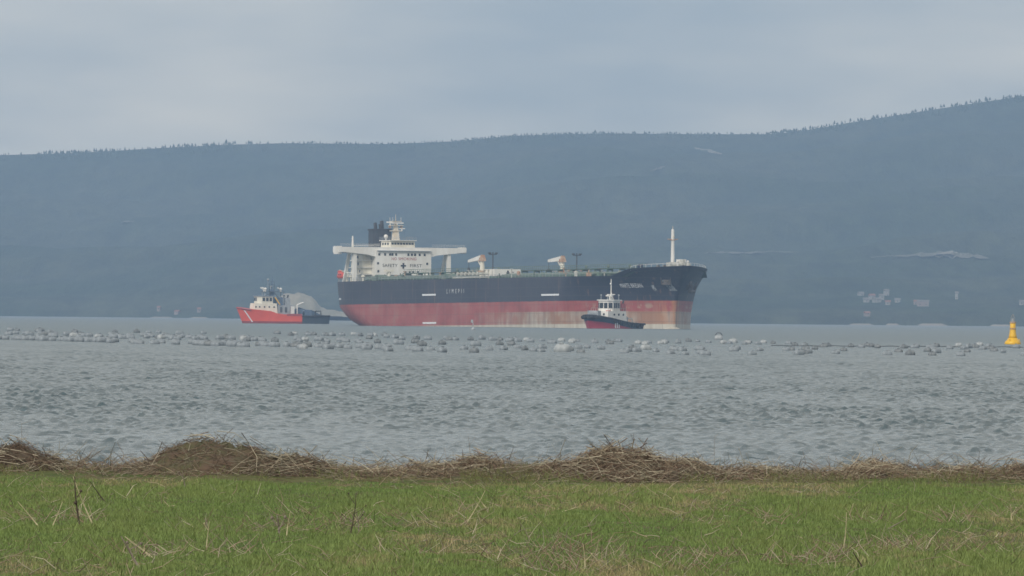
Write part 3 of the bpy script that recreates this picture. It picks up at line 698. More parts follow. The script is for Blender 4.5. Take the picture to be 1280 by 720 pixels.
for k in range(4):
    a = k*math.pi/2+.4; c.tube([(.34*math.cos(a), .34*math.sin(a), 3.0), (.30*math.cos(a), .30*math.sin(a), 3.6), (.05*math.cos(a), .05*math.sin(a), 4.1)], .035, 5)
c.build('cage', 'grey', yb)
for a in (0, 2.1, 4.2):
    MB().cyl((.9*math.cos(a), .9*math.sin(a), .4), (.9*math.cos(a), .9*math.sin(a), .72), .07, n=6).build('lifting_lug', 'yellow', yb)
# ------------------------------------------------------------------ the tanker
# ship axes: x forward from the transom, y to port, z up from the keel (moved down by DZ to the stern waterline)
DZ = -8.5; SL = 244.0; HB = 21.0; ZDK = 22.0
HEAD = R(66.0)
tanker = empty('oil_tanker', (3.1-122*math.cos(HEAD), 3150+122*math.sin(HEAD), 0), -HEAD, -R(.55))
tag(tanker, 'large black and rusty red oil tanker with white bridge house aft', 'tanker')
ip = lambda z, a, b: float(np.interp(z, a, b))
def stem(z): return ip(z, [0, 6, 12, 16, 18, 20, 22.5, 25], [234.0, 234.0, 234.3, 235.2, 236.2, 237.8, 240.8, 244.0])
def stern0(z): return ip(z, [0, 6, 8.5, 10, 14, 22], [18, 13, 8, 4, .6, 0])
def ztop(s): return ip(s, [0, 224.5, 230, 236, 244], [ZDK, ZDK, 24.2, 24.6, 25.0])
def hb(s, z):
    s0 = stern0(z); bt = ip(z, [0, 6, 8.5, 11, 15, 22], [.4, .5, 2.6, 5.5, 7.4, 8.0]); la = ip(z, [0, 8, 14, 22], [58, 50, 40, 38])
    p_ = min(1, max(0, (s-s0)/la)); b = bt + (HB-bt)*(1-(1-p_)**2.0)
    st = stem(z); e = ip(z, [0, 10, 16, 25], [40, 40, 39, 40]); nn = ip(z, [0, 12, 17, 21, 25], [1.5, 1.55, 1.62, 1.72, 1.88]); mm = ip(z, [0, 14, 20, 25], [.94, .92, .88, .80])
    q = min(1, max(0, (s-(st-e))/e)); return b*max(0.0, 1-q**nn)**mm
us = np.concatenate([np.linspace(0, .22, 22), np.linspace(.26, .78, 14), 1-.2*(1-np.linspace(0, 1, 46)**.8)])
us = np.unique(np.round(np.clip(us, 0, 1), 5)); vs_ = [0, .1, .2, .3, .38, .45, .52, .58, .64, .70, .76, .82, .88, .94, 1.0]
stb, prt = [], []
for v in vs_:
    rs, rp = [], []
    for u_ in us:
        s_t = u_*SL; zt = ztop(s_t); z = v*zt
        s = stern0(z) + u_*(stem(z)-stern0(z)); b = hb(s, z)
        if v == 0: b *= .85
        rs.append((s, -b, z)); rp.append((s, b, z))
    stb.append(rs); prt.append(rp)
hm = MB(); hm.grid(stb); hm.grid([list(reversed(r)) for r in prt])
hm.grid([[stb[j][0], prt[j][0]] for j in range(len(vs_))])        # transom
hm.grid([[(p[0], p[1], p[2]) for p in stb[0]], [(p[0], p[1], p[2]) for p in prt[0]]])
# hull paint: black topsides, worn red below, pale growth towards the bow
m = bpy.data.materials.new('tanker_hull_paint'); m.use_nodes = True; t = m.node_tree; p = t.nodes['Principled BSDF']; M['hull'] = m
p.inputs['Roughness'].default_value = .45
tc = N(t, 'ShaderNodeTexCoord'); sx = N(t, 'ShaderNodeSeparateXYZ'); t.links.new(tc.outputs['Object'], sx.inputs[0])
def math_(op, a, b=None, clamp=False):
    n = N(t, 'ShaderNodeMath', operation=op, use_clamp=clamp)
    for i, v in enumerate((a, b)):
        if v is None: continue
        if isinstance(v, (int, float)): n.inputs[i].default_value = v
        else: t.links.new(v, n.inputs[i])
    return n.outputs[0]
def noi(scale, st, det=4.0):
    mp = N(t, 'ShaderNodeMapping'); mp.inputs['Scale'].default_value = st
    n = N(t, 'ShaderNodeTexNoise', i_Scale=scale, i_Detail=det, i_Roughness=.6)
    t.links.new(tc.outputs['Object'], mp.inputs['Vector']); t.links.new(mp.outputs['Vector'], n.inputs['Vector']); return n.outputs['Fac']
def ramp(f, stops):
    r = N(t, 'ShaderNodeValToRGB'); e = r.color_ramp.elements
    while len(e) < len(stops): e.new(.5)
    for k, (pos, c) in enumerate(stops): e[k].position = pos; e[k].color = (*c, 1) if len(c) == 3 else c
    t.links.new(f, r.inputs['Fac']); return r.outputs['Color']
def mixc(f, a, b):
    n = N(t, 'ShaderNodeMix', data_type='RGBA')
    if isinstance(f, (int, float)): n.inputs['Factor'].default_value = f
    else: t.links.new(f, n.inputs['Factor'])
    for k, v in (('A', a), ('B', b)):
        if isinstance(v, tuple): n.inputs[k].default_value = (*v, 1)
        else: t.links.new(v, n.inputs[k])
    return n.outputs['Result']
def step(a, edge, wdt):  # 0..1 as a passes edge
    return math_('MULTIPLY_ADD' if False else 'DIVIDE', math_('SUBTRACT', a, edge - wdt/2), wdt, True)
X_, Z_ = sx.outputs['X'], sx.outputs['Z']
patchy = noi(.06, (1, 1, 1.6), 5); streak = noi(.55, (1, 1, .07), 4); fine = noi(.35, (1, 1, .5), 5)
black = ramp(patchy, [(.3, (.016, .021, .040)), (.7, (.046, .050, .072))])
red = ramp(noi(.11, (1, 1, 1.4), 6), [(.30, (.26, .052, .044)), (.50, (.36, .075, .066)), (.62, (.37, .12, .10)), (.72, (.33, .17, .14))])
red = mixc(math_('MULTIPLY', ramp(streak, [(.5, (0, 0, 0)), (.75, (1, 1, 1))]), .45), red, (.34, .20, .18))
beige = ramp(streak, [(.28, (.22, .14, .11)), (.48, (.38, .32, .26)), (.68, (.54, .50, .43))])
beige = mixc(ramp(noi(.09, (1, 1, 1), 3), [(.44, (0, 0, 0)), (.60, (.9, .9, .9))]), beige, (.33, .17, .09))
pale = ramp(streak, [(.3, (.44, .41, .34)), (.65, (.60, .58, .50))])
# worn band towards the bow
fade = step(math_('ADD', X_, math_('MULTIPLY', fine, 60.0)), 185.0, 50.0)
lower = math_('MULTIPLY', fade, math_('SUBTRACT', 1.0, step(Z_, 3.0, .25)))
c = mixc(math_('MULTIPLY', lower, .92), red, beige)
# scraped blotches in the red above it
blot = math_('MULTIPLY', math_('MULTIPLY', step(X_, 208.0, 14.0), ramp(noi(.5, (1, 1, .6), 2), [(.52, (0, 0, 0)), (.6, (1, 1, 1))])),
             math_('MULTIPLY', step(Z_, 4.0, .3), math_('SUBTRACT', 1.0, step(Z_, 5.4, .5))))
c = mixc(math_('MULTIPLY', blot, .75), c, (.42, .30, .22))
rustbow = math_('MULTIPLY', step(X_, 231.0, 5.0), ramp(streak, [(.42, (0, 0, 0)), (.58, (1, 1, 1))]))
c = mixc(math_('MULTIPLY', rustbow, .85), c, (.46, .22, .10))
c = mixc(math_('MULTIPLY', math_('SUBTRACT', 1.0, step(Z_, -.75, .2)), .9), c, pale)
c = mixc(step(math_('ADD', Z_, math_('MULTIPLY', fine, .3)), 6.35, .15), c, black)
# plate seams
br = N(t, 'ShaderNodeTexBrick', i_Scale=1.0); br.inputs['Mortar Size'].default_value = .12; br.inputs['Brick Width'].default_value = 11.0; br.inputs['Row Height'].default_value = 2.6
cx = N(t, 'ShaderNodeCombineXYZ'); t.links.new(X_, cx.inputs[0]); t.links.new(Z_, cx.inputs[1]); t.links.new(cx.outputs[0], br.inputs['Vector'])
c = mixc(math_('MULTIPLY', br.outputs['Fac'], .28), c, (.10, .085, .08))
runs = math_('MULTIPLY', ramp(noi(.8, (1, 1, .05), 3), [(.60, (0, 0, 0)), (.72, (1, 1, 1))]), .45)
c = mixc(runs, c, (.26, .15, .10))
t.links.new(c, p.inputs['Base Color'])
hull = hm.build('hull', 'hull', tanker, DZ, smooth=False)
import bmesh
bm_ = bmesh.new(); bm_.from_mesh(hull.data); bmesh.ops.remove_doubles(bm_, verts=bm_.verts, dist=.01); bmesh.ops.recalc_face_normals(bm_, faces=bm_.faces); bm_.to_mesh(hull.data); bm_.free()
for q in hull.data.polygons: q.use_smooth = True
def T(name, mb, mt, parent=None, smooth=False): return mb.build(name, mt, parent or tanker, DZ, smooth)
# bulbous bow
prof = [(.05, -10), (2.6, -8.5), (3.6, -4), (3.7, 0), (3.2, 3), (2.1, 5), (.8, 6), (.05, 6.2)]
bl = MB().lathe(prof, (231, 0, 3.6), 20, 'x'); T('bulbous_bow', bl, 'hull', smooth=True)
# decks
dk = MB(); ss = np.linspace(.3, 226, 64); dk.grid([[(s, -hb(s, 21.6)+.05, ZDK-.35) for s in ss], [(s, hb(s, 21.6)-.05, ZDK-.35) for s in ss]]); T('main_deck', dk, 'greendeck')
dk = MB(); ss = np.linspace(226, 243, 30); dk.grid([[(s, -hb(s, 24.2)*.97, ztop(s)-.9) for s in ss], [(s, hb(s, 24.2)*.97, ztop(s)-.9) for s in ss]]); T('forecastle_deck', dk, 'greendeck')
def hull_decal(name, vs, fs, s_of, z0, m, parent=hull, off=.07):
    """lay a flat mesh on the starboard side: x -> station, y -> height"""
    out = []
    for x, y, _ in vs:
        z = z0 + y; s = s_of(x); b = hb(s, z); e = .3
        db = (hb(s+e, z)-hb(s-e, z))/(2*e); nrm = Vector((-db, -1, 0)).normalized()      # outward on starboard
        dzb = (hb(s, z+e)-hb(s, z-e))/(2*e)
        out.append((s+nrm.x*off, -b+nrm.y*off, z + .0*dzb))
    mb = MB(); mb.add(out, fs); return mb.build(name, m, parent, DZ, fix=False)
def strip(x0, x1, y0, y1, n=16):
    vs = [(x0+(x1-x0)*i/n, y, 0) for y in (y0, y1) for i in range(n+1)]
    return vs, [(i, i+1, n+2+i, n+1+i) for i in range(n)]
M['letter'] = mat('white_lettering', (.82, .84, .86), (.74, .76, .80), 1, .5)
for s0, s1, z, h in ((93.5, 104.0, 17.3, .27), (94.0, 104.5, 8.6, .27), (183.5, 196.5, 16.6, .27), (19.5, 25.0, 16.6, .25)):
    vs, fs = strip(s0, s1, -h, h); hull_decal('tug_push_mark', vs, fs, lambda x: x, z, 'letter')
vs, fs = text_mesh('MARTE BRESAN', 1.75, 1.05)
w0 = max(abs(v[0]) for v in vs)
vs, fs = text_mesh('MARTE BRESAN', 1.75, 1.05); NAME_S = (222.0, 228.3)
hull_decal('ship_name', vs, fs, lambda x: NAME_S[0] + (x+w0)/(2*w0)*(NAME_S[1]-NAME_S[0]), 19.1, 'letter')
vs, fs = text_mesh('LIMEPII', 1.9, 2.4); w1 = max(abs(v[0]) for v in vs)
hull_decal('side_lettering', vs, fs, lambda x: 119.0 + x/w1*6.6, 18.2, 'letter')
# anchors
def anchor(s, z, side, scale=1.0):
    b = hb(s, z); e = .4; db = (hb(s+e, z)-hb(s-e, z))/(2*e); n_ = Vector((-db, side, 0)).normalized(); tx = Vector((-n_.y, n_.x, 0))
    P0 = Vector((s, side*b, z)) + n_*(.25 if side < 0 else 1.0)
    a = MB(); f = lambda u_, v_, o_: P0 + tx*u_*scale + Vector((0, 0, v_*scale)) + n_*o_*scale
    a.cyl(f(0, -.2, -.3), f(0, 2.0, .2), .28*scale, n=6)
    a.cyl(f(-1.2, -.5, .4), f(1.2, -.5, .4), .36*scale, n=6)
    for sg in (-1, 1): a.cyl(f(sg*1.1, -.5, .4), f(sg*1.35, 1.1, .9), .34*scale, .1, 6)
    a.cyl(f(0, .6, -.6), f(0, .6, .35), 1.0*scale, .8*scale, 10)
    return T('anchor', a, 'steel', hull)
anchor(235.2, 20.2, -1, 1.15); anchor(232.2, 18.4, 1, 1.7)
# salt streaks below the starboard hawse
M['salt'] = mat('salt_streak', (.40, .42, .44), (.10, .11, .13), 1.1, .7, lo=.4, hi=.6, stretch=(1.6, 1.6, .4))
vs, fs = strip(234.4, 235.9, -1.6, 1.6); hull_decal('salt_streak', vs, fs, lambda x: x, 19.2, 'salt')
vs, fs = strip(230.6, 231.4, -.9, .9); hull_decal('salt_streak', vs, fs, lambda x: x, 18.4, 'salt')
# accommodation block
blk = T('accommodation_block', MB().box(15, 30, -9.4, 9.6, ZDK-.4, 32.2), 'white')
for y in (-8.3, -6.3, -4.6, -3.8, -2.5, 1.7, 2.9, 4.0, 5.6, 7.3):
    T('window', MB().box(29.95, 30.08, y-.32, y+.32, 30.35, 31.1), 'glass', blk)
for y, z in ((-8.7, 27.9), (8.2, 27.9), (-8.6, 25.4), (-4.6, 25.3), (0.8, 25.2), (2.2, 25.2), (3.4, 25.2), (5.0, 25.2), (-6.8, 23.4), (6.6, 23.2)):
    T('window', MB().box(29.95, 30.08, y-.3, y+.3, z-.36, z+.36), 'glass', blk)
for s in (17.5, 20, 22.5, 25):
    for z in (26.0, 28.6, 30.8): T('window', MB().box(s-.35, s+.35, -9.47, -9.38, z-.4, z+.4), 'glass', blk)
def front_text(body, size, sp, yc, zc, m, name, tgt_w):
    vs, fs = text_mesh(body, size, sp); w_ = max(abs(v[0]) for v in vs)
    mb = MB(); mb.add([(30.06, yc + v[0]/w_*tgt_w/2, zc + v[1]) for v in vs], fs)   # port is to the reader's right
    return mb.build(name, m, blk, DZ, fix=False)
front_text('NO', 1.25, 1.05, -3.2, 29.35, 'redpaint', 'notice_lettering', 1.8)
front_text('SMOKING', 1.25, 1.05, 1.4, 29.35, 'redpaint', 'notice_lettering', 6.2)
front_text('SAFETY', 1.4, 1.05, -4.6, 27.2, 'black', 'notice_lettering', 5.2)
front_text('FIRST', 1.4, 1.05, 4.3, 27.2, 'black', 'notice_lettering', 4.2)
T('cross_emblem', MB().box(30.0, 30.07, -.28, .28, 26.3, 28.1).box(30.0, 30.075, -.9, .9, 26.95, 27.45), 'black', blk)
T('front_ledge', MB().box(29.9, 30.7, -9.0, 9.2, 31.75, 31.95), 'grey', blk)
T('front_ledge', MB().box(29.9, 30.9, -9.2, 9.4, 24.1, 24.3), 'grey', blk)
# stair tower on the starboard side
st_ = T('stair_tower', MB().box(17.2, 26.5, -12.6, -9.4, 24.6, 30.9, .25, .25), 'cream')
for z in (24.4, 26.6, 28.8, 31.0): T('platform', MB().box(16.6, 27.2, -13.2, -9.4, z-.12, z+.12), 'white', st_)
for s, z in ((22.5, 29.9), (23, 27.7), (20, 27.6), (24.5, 25.4), (19.5, 25.5)): T('window', MB().box(s-.4, s+.4, -12.62, -12.35, z-.45, z+.45), 'glass', st_)
for s in (17.6, 26.2): T('leg', MB().cyl((s, -12.3, ZDK-.4), (s, -12.3, 24.6), .22, n=6), 'cream', st_)
# bridge wings
wingp = [(-21.9, 33.0), (21.9, 33.0), (21.9, 31.7), (20.5, 31.5), (12, 30.6), (9.6, 30.0), (-9.4, 30.0), (-12, 30.6), (-20.4, 31.4), (-21.9, 31.2)]
wing = T('bridge_wing', MB().prism(wingp, 24.6, 29.7, 'x'), 'white')
for sg in (-1, 1):
    T('wing_cab', MB().box(25.6, 28.9, sg*21.4-.7, sg*21.4+.7, 30.7 if sg < 0 else 31.3, 33.25), 'white', wing)
    T('wing_rail', MB().cyl((29.5, sg*10, 33.9), (29.5, sg*21.5, 33.9), .05, n=4).cyl((29.5, sg*10, 33.5), (29.5, sg*21.5, 33.5), .04, n=4), 'white', wing)
    T('wing_pillar', MB().box(28.0, 29.2, sg*16.2-.55, sg*16.2+.55, ZDK-.4, 31.2), 'white', wing)
    T('wing_pillar', MB().add([(x, y, z) for z, x0 in ((ZDK-.4, 20.6), (31.2, 25.0)) for x, y in ((x0, sg*16.6-.45), (x0+.9, sg*16.6-.45), (x0+.9, sg*16.6+.45), (x0, sg*16.6+.45))],
      [(0, 1, 5, 4), (1, 2, 6, 5), (2, 3, 7, 6), (3, 0, 4, 7)]), 'white', wing)
    T('wing_brace', MB().cyl((21.6, sg*16.4, 24.8), (28.2, sg*16.4, 24.8), .2, n=6), 'white', wing)
# wheelhouse
wh = T('wheelhouse', MB().box(21.4, 29.3, -4.1, 4.3, 33.0, 35.1, .15, .15), 'cream')
for k in range(8):
    y = -3.4 + k*.98; T('window', MB().box(29.12, 29.24, y-.4, y+.4, 33.75, 34.5), 'glass', wh)
for s in (23, 25, 27): T('window', MB().box(s-.6, s+.6, -4.08, -3.9, 33.8, 34.5), 'glass', wh)
T('roof', MB().box(21.0, 29.8, -4.5, 4.7, 35.1, 35.3), 'white', wh)
rl = MB()
for z in (35.8, 36.3):
    for a, b in (((21.2, -4.3), (29.6, -4.3)), ((29.6, -4.3), (29.6, 4.5)), ((29.6, 4.5), (21.2, 4.5))): rl.cyl((*a, z), (*b, z), .05, n=4)
for k in range(9): rl.cyl((29.6, -4.3+k*1.1, 35.3), (29.6, -4.3+k*1.1, 36.3), .05, n=4); rl.cyl((21.2+k*1.05, -4.3, 35.3), (21.2+k*1.05, -4.3, 36.3), .05, n=4)
T('roof_rail', rl, 'grey', wh)
T('radome', MB().ball((23.4, -3.2, 36.5), .68, 12).cyl((23.4, -3.2, 35.2), (23.4, -3.2, 36.0), .3, n=6), 'white', wh, True)
# radar mast
rm = T('radar_mast', MB().box(23.2, 25.2, -1.2, .8, 35.3, 38.3, .25, .25).box(23.5, 24.9, -.9, .5, 38.3, 41.2, .3, .3).cyl((24.2, -.2, 41.2), (24.2, -.2, 43.6), .12, .06, 6), 'mast')
for z, hw in ((38.3, 1.7), (40.0, 2.2), (41.3, 1.5)): T('platform', MB().box(23.2, 25.4, -.2-hw, -.2+hw, z-.1, z+.1), 'mast', rm)
T('radar_scanner', MB().cyl((25.4, -.2, 40.1), (25.4, -.2, 40.6), .18, n=6).box(25.2, 25.6, -2.4, 1.9, 40.6, 40.95), 'white', rm)
T('radar_scanner', MB().cyl((24.6, -2.3, 40.1), (24.6, -2.3, 40.8), .2, n=6).box(24.4, 24.8, -3.5, -1.2, 40.8, 41.2), 'white', rm)
T('radar_scanner', MB().cyl((24.6, 1.8, 38.4), (24.6, 1.8, 38.9), .2, n=6).box(24.4, 24.8, .8, 2.8, 38.9, 39.2), 'white', rm)
for y in (-2.1, 1.7, -1.1): T('aerial', MB().cyl((24, y, 40.1), (24, y, 42.6), .06, n=5), 'white', rm)
for sg in (-1, 1): T('light_bracket', MB().box(24.0, 24.4, -.2+sg*1.6, -.2+sg*2.3, 39.2, 39.8), 'rust', rm)
# engine casing and funnel
T('engine_casing', MB().box(6, 15, -5.2, 5.2, ZDK-.4, 32.8), 'white')
fn = T('funnel', MB().prism([(8.2, -2.7), (12.6, -3.1), (15.2, -2.2), (15.8, 0), (15.2, 2.2), (12.6, 3.1), (8.2, 2.7), (7.6, 0)], 32.8, 38.9, 'z'), 'funnel')
T('funnel_cap', MB().prism([(8.0, -2.9), (12.6, -3.3), (15.4, -2.3), (16.0, 0), (15.4, 2.3), (12.6, 3.3), (8.0, 2.9), (7.4, 0)], 38.6, 39.1, 'z'), 'black', fn)
for s, y, h, r_ in ((10.5, -1.2, 41.0, .55), (12.2, .3, 41.6, .6), (9.4, .9, 40.6, .4), (13.8, -.8, 40.0, .35)):
    T('exhaust_pipe', MB().cyl((s, y, 38.9), (s-.5, y, h), r_, n=10), 'black', fn)
ml = MB(); ml.cyl((21, -13.6, 32.9), (21, -13.6, 36.6), .42, .22, 8); T('signal_post', ml, 'white')
rl = MB()
for z in (33.6, 34.1): rl.cyl((17, -12, z), (17, -4.5, z), .07, n=4); rl.cyl((17, -4.5, z), (21, -4.3, z), .07, n=4)
T('aft_rail', rl, 'white')
T('aft_bridge_deck', MB().box(14.9, 24.7, -12.6, 12.6, 32.55, 32.95), 'white')
# aft vents, bitts and davit
T('vent_post', MB().cyl((33, -6.2, ZDK-.4), (33, -6.2, 25.2), .55, n=8).box(32.3, 33.7, -7.6, -4.8, 25.2, 25.9), 'cream')
for s, y in ((24, -15.4), (30, -13.8), (13, -12.2), (35.5, -11.5)): T('mushroom_vent', MB().cyl((s, y, ZDK-.4), (s, y, 23.6), .35, n=8).ball((s, y, 23.7), .75, 10, .6), 'cream')
T('davit', MB().tube([(5.6, -8.6, 21.7), (5.6, -8.6, 25.6), (5.2, -9.6, 26.0)], .2, 6).tube([(.8, -6.6, 21.7), (.8, -7.2, 25.4), (.8, -9.6, 26.0)], .2, 6), 'cream')
for s in (9, 12): T('mooring_winch', MB().cyl((s, -8.5, 22.5), (s, -5.5, 22.5), .8, n=10).box(s-.9, s+.9, -5.5, -4.6, 21.6, 23.2), 'steel')
# side railings
for sg in (-1, 1):
    rl = MB(); ss = np.arange(1.0, 211, 2.5)
    for i, s in enumerate(ss):
        b = sg*(hb(s, 21.9)-.25); rl.cyl((s, b, ZDK-.1), (s, b, 23.1), .05, n=4)
        if i: rl.cyl((ss[i-1], sg*(hb(ss[i-1], 21.9)-.25), 23.05), (s, b, 23.05), .05, n=4); rl.cyl((ss[i-1], sg*(hb(ss[i-1], 21.9)-.25), 22.55), (s, b, 22.55), .04, n=4)
    T('side_rail', rl, 'grey')
    rl = MB(); ss = np.arange(229, 243.5, 1.5)
    for i, s in enumerate(ss):
        b = sg*hb(s, 24.3)*.95; rl.cyl((s, b, ztop(s)-.2), (s, b, ztop(s)+1.0), .05, n=4)
        if i: s9 = ss[i-1]; rl.cyl((s9, sg*hb(s9, 24.3)*.95, ztop(s9)+.95), (s, b, ztop(s)+.95), .05, n=4)
    T('bow_rail', rl, 'white')
# cargo pipes, catwalk, manifolds
for y, z, r_, s0, s1 in ((-15.5, 22.7, .35, 36, 112), (-14.2, 23.3, .28, 34, 116), (-11.2, 22.9, .4, 36, 205), (-9.6, 23.3, .35, 36, 200), (-5.0, 23.2, .4, 34, 205), (-3.6, 23.2, .4, 34, 205), (3.8, 23.2, .4, 34, 205), (5.4, 23.2, .4, 34, 205), (12, 23.0, .35, 40, 200)):
    T('cargo_pipe', MB().cyl((s0, y, z), (s1, y, z), r_, n=8), 'pipe')
for s in np.arange(36, 205, 6.5):
    for y0, y1 in ((-16, -9), (-6, 6)): T('pipe_support', MB().box(s-.15, s+.15, y0, y1, ZDK-.4, 22.9), 'pipe')
cw = T('catwalk', MB().box(32, 213, -1.1, 1.1, 24.6, 24.9), 'greendeck')
rl = MB()
for s in np.arange(33, 213, 3.0):
    for y in (-1.0, 1.0): rl.cyl((s, y, 24.9), (s, y, 26.0), .05, n=4)
for y in (-1.0, 1.0): rl.cyl((32, y, 25.95), (213, y, 25.95), .06, n=4); rl.cyl((32, y, 25.4), (213, y, 25.4), .04, n=4)
T('catwalk_rail', rl, 'pipe', cw)
for s in np.arange(34, 213, 9.0): T('trestle', MB().prism([(-1.0, ZDK-.4), (-.7, ZDK-.4), (-.7, 24.2), (.7, 24.2), (.7, ZDK-.4), (1.0, ZDK-.4), (1.0, 24.6), (-1.0, 24.6)], s-.2, s+.2, 'x'), 'pipe', cw)
for sg in (-1, 1):
    for k, s in enumerate((113, 116, 119, 122, 125, 128)):
        v_ = MB().cyl((s, sg*3, 23.6), (s, sg*17.5, 23.6), .35, n=8).cyl((s, sg*17.5, 23.6), (s, sg*17.9, 23.6), .62, n=10).cyl((s, sg*14, 23.6), (s, sg*14, 24.9), .16, n=6).cyl((s, sg*14, 24.7), (s, sg*14, 24.85), .6, n=10)
        T('manifold_pipe', v_, 'palepipe')
    T('drip_tray', MB().box(110, 131, sg*16.5-1.6, sg*16.5+1.6, 22.3, 22.8), 'palepipe')
random.seed(21)
for k in range(120):
    s = random.uniform(36, 206); y = random.uniform(-17, 15)
    if abs(s-122) < 12 and y < 0: continue
    h = random.uniform(.9, 2.9)
    g_ = MB()
    if k % 3 == 0: g_.cyl((s, y, ZDK-.4), (s, y, ZDK+h), .18, n=6).cyl((s, y, ZDK+h), (s, y, ZDK+h+.18), .55, n=8)
    elif k % 3 == 1: g_.cyl((s, y, ZDK-.4), (s, y, ZDK+h*.7), .6, n=8).ball((s, y, ZDK+h*.7), .6, 8, .6)
    else: g_.box(s-.6, s+.6, y-.6, y+.6, ZDK-.4, ZDK+h*.6).cyl((s, y, ZDK+h*.6), (s, y, ZDK+h), .2, n=6)
    T('deck_valve', g_, random.choice(['palepipe', 'palepipe', 'pipe', 'greendeck', 'rust']))
for s in (52, 68, 84, 150, 166, 182): T('tank_vent', MB().cyl((s, 9, ZDK-.4), (s, 9, 25.6), .22, n=6).ball((s, 9, 25.7), .5, 8), 'pipe')
# long dark hose on the starboard side by the house
T('mooring_drum', MB().cyl((44, -15.5, 23.0), (44, -12, 23.0), 1.1, n=12).box(42.6, 45.4, -12, -11.4, ZDK-.4, 23.6).box(42.6, 45.4, -16.1, -15.5, ZDK-.4, 23.6), 'pipe')
T('mooring_drum', MB().cyl((98, -15.5, 23.0), (98, -12, 23.0), 1.0, n=12).box(96.6, 99.4, -12, -11.4, ZDK-.4, 23.6).box(96.6, 99.4, -16.1, -15.5, ZDK-.4, 23.6), 'pipe')
# hose cranes
def crane(y, jib_z):
    cr_ = T('hose_crane', MB().cyl((122, y, ZDK-.4), (122, y, 24.4), 1.0, .85, 12).cyl((122, y, 24.4), (122, y, 27.6), .78, .6, 12), 'cream')
    T('crane_collar', MB().cyl((122, y, 24.2), (122, y, 24.6), 1.4, n=12), 'rust', cr_)
    T('crane_head', MB().box(121.0, 123.2, y-.8, y+.8, 27.5, 28.6, .2, .1).box(121.6, 123.0, y-.6, y+.6, 28.6, 29.5, .2, .2), 'rust', cr_)
    j = MB(); a0, a1 = (121.4, 28.6), (111.6, jib_z)
    vsx = [(a0[0], y-.5, a0[1]-.75), (a0[0], y+.5, a0[1]-.75), (a0[0], y+.5, a0[1]+.75), (a0[0], y-.5, a0[1]+.75),
           (a1[0], y-.28, a1[1]-.38), (a1[0], y+.28, a1[1]-.38), (a1[0], y+.28, a1[1]+.38), (a1[0], y-.28, a1[1]+.38)]
    j.add(vsx, [(0, 1, 2, 3), (7, 6, 5, 4), (0, 4, 5, 1), (1, 5, 6, 2), (2, 6, 7, 3), (3, 7, 4, 0)])
    T('jib', j, 'white', cr_)
    T('hook_block', MB().cyl((111.8, y, jib_z-.3), (111.8, y, 25.0), .08, n=5).box(111.4, 112.2, y-.3, y+.3, 24.6, 25.6), 'post', cr_)
    T('strut', MB().cyl((121.6, y, 25.6), (118.4, y, 27.9), .2, n=6), 'cream', cr_)
crane(-13.4, 27.6); crane(13.6, 28.0)
# white deck house with emblem
dh = T('deck_house', MB().box(124.2, 132.2, -13.8, -5.0, ZDK-.4, 25.0), 'white')
T('emblem', MB().prism([(-9.9, 24.0), (-8.7, 24.0), (-8.9, 23.4), (-8.2, 23.4), (-8.2, 23.1), (-10.4, 23.1), (-10.2, 23.5), (-9.7, 23.5)], 132.15, 132.27, 'x').cyl((132.15, -9.3, 24.3), (132.27, -9.3, 24.3), .32, n=8), 'black', dh)
T('emblem', MB().box(132.15, 132.27, -8.0, -7.2, 24.0, 24.2).box(132.15, 132.27, -8.0, -7.4, 23.3, 23.5), 'post', dh)
for y in (-12.2, -9.8, -7.6, -6.0): T('door', MB().box(132.15, 132.27, y-.35, y+.35, 21.7, 22.9), 'glass', dh)
for s in (126, 128.2, 130.4): T('rib', MB().box(s-.1, s+.1, -13.92, -13.78, ZDK-.4, 25.0), 'cream', dh)
for y in (-13.6, 14.6):
    T('lamp_post', MB().cyl((130.5, y, ZDK-.4), (130.5, y, 30.2), .26, .2, 8).box(130.3, 130.7, y-1.3, y+1.3, 29.4, 29.7).box(130.1, 130.9, y-1.5, y-.8, 29.7, 30.1).box(130.1, 130.9, y+.8, y+1.5, 29.7, 30.1), 'post')
# foremast and forecastle gear
fmx = T('foremast', MB().cyl((232, 0, 23.4), (232, 0, 32.8), .62, .48, 12).cyl((232, 0, 32.8), (232, 0, 36.0), .55, .42, 10), 'white')
T('crosstree', MB().box(231.8, 232.2, -1.7, 1.7, 32.9, 33.15).box(231.4, 232.6, -.8, .8, 32.7, 32.9), 'rust', fmx)
T('mast_lamp', MB().cyl((232.6, 0, 33.4), (232.6, 0, 34.0), .25, n=8).cyl((232, 0, 36.0), (232, 0, 36.9), .1, n=6), 'mast', fmx)
T('mast_ladder', MB().cyl((231.3, -.2, 23.5), (231.45, -.2, 32.7), .06, n=4).cyl((231.3, .2, 23.5), (231.45, .2, 32.7), .06, n=4), 'mast', fmx)
T('windlass', MB().cyl((236.2, -3.2, 25.2), (236.2, 3.4, 25.2), .95, n=10).box(235.2, 237.2, 1.0, 1.8, 23.8, 26.9).box(235.2, 237.2, -3.6, -2.8, 23.8, 26.0), 'palepipe')
T('bow_locker', MB().box(233.2, 235.2, .6, 3.0, 23.8, 27.0), 'white')
for s, y in ((230.5, -4), (231, 6), (228, -3), (234, -3.4), (240, 0)):
    T('bollard', MB().cyl((s-.5, y, 23.4), (s-.5, y, 25.3), .3, n=8).cyl((s+.5, y, 23.4), (s+.5, y, 25.3), .3, n=8), 'steel')
for y in (-1.3, 2.0): T('bow_vent', MB().cyl((238.5, y, 24), (238.5, y, 26.2), .2, n=6).ball((238.5, y, 26.3), .4, 8), 'white')
T('break_vent', MB().cyl((226.5, -8, 22), (226.5, -8, 25.6), .8, n=8).cyl((227.6, -9, 22), (227.6, -9, 25.3), .6, n=8), 'navy')

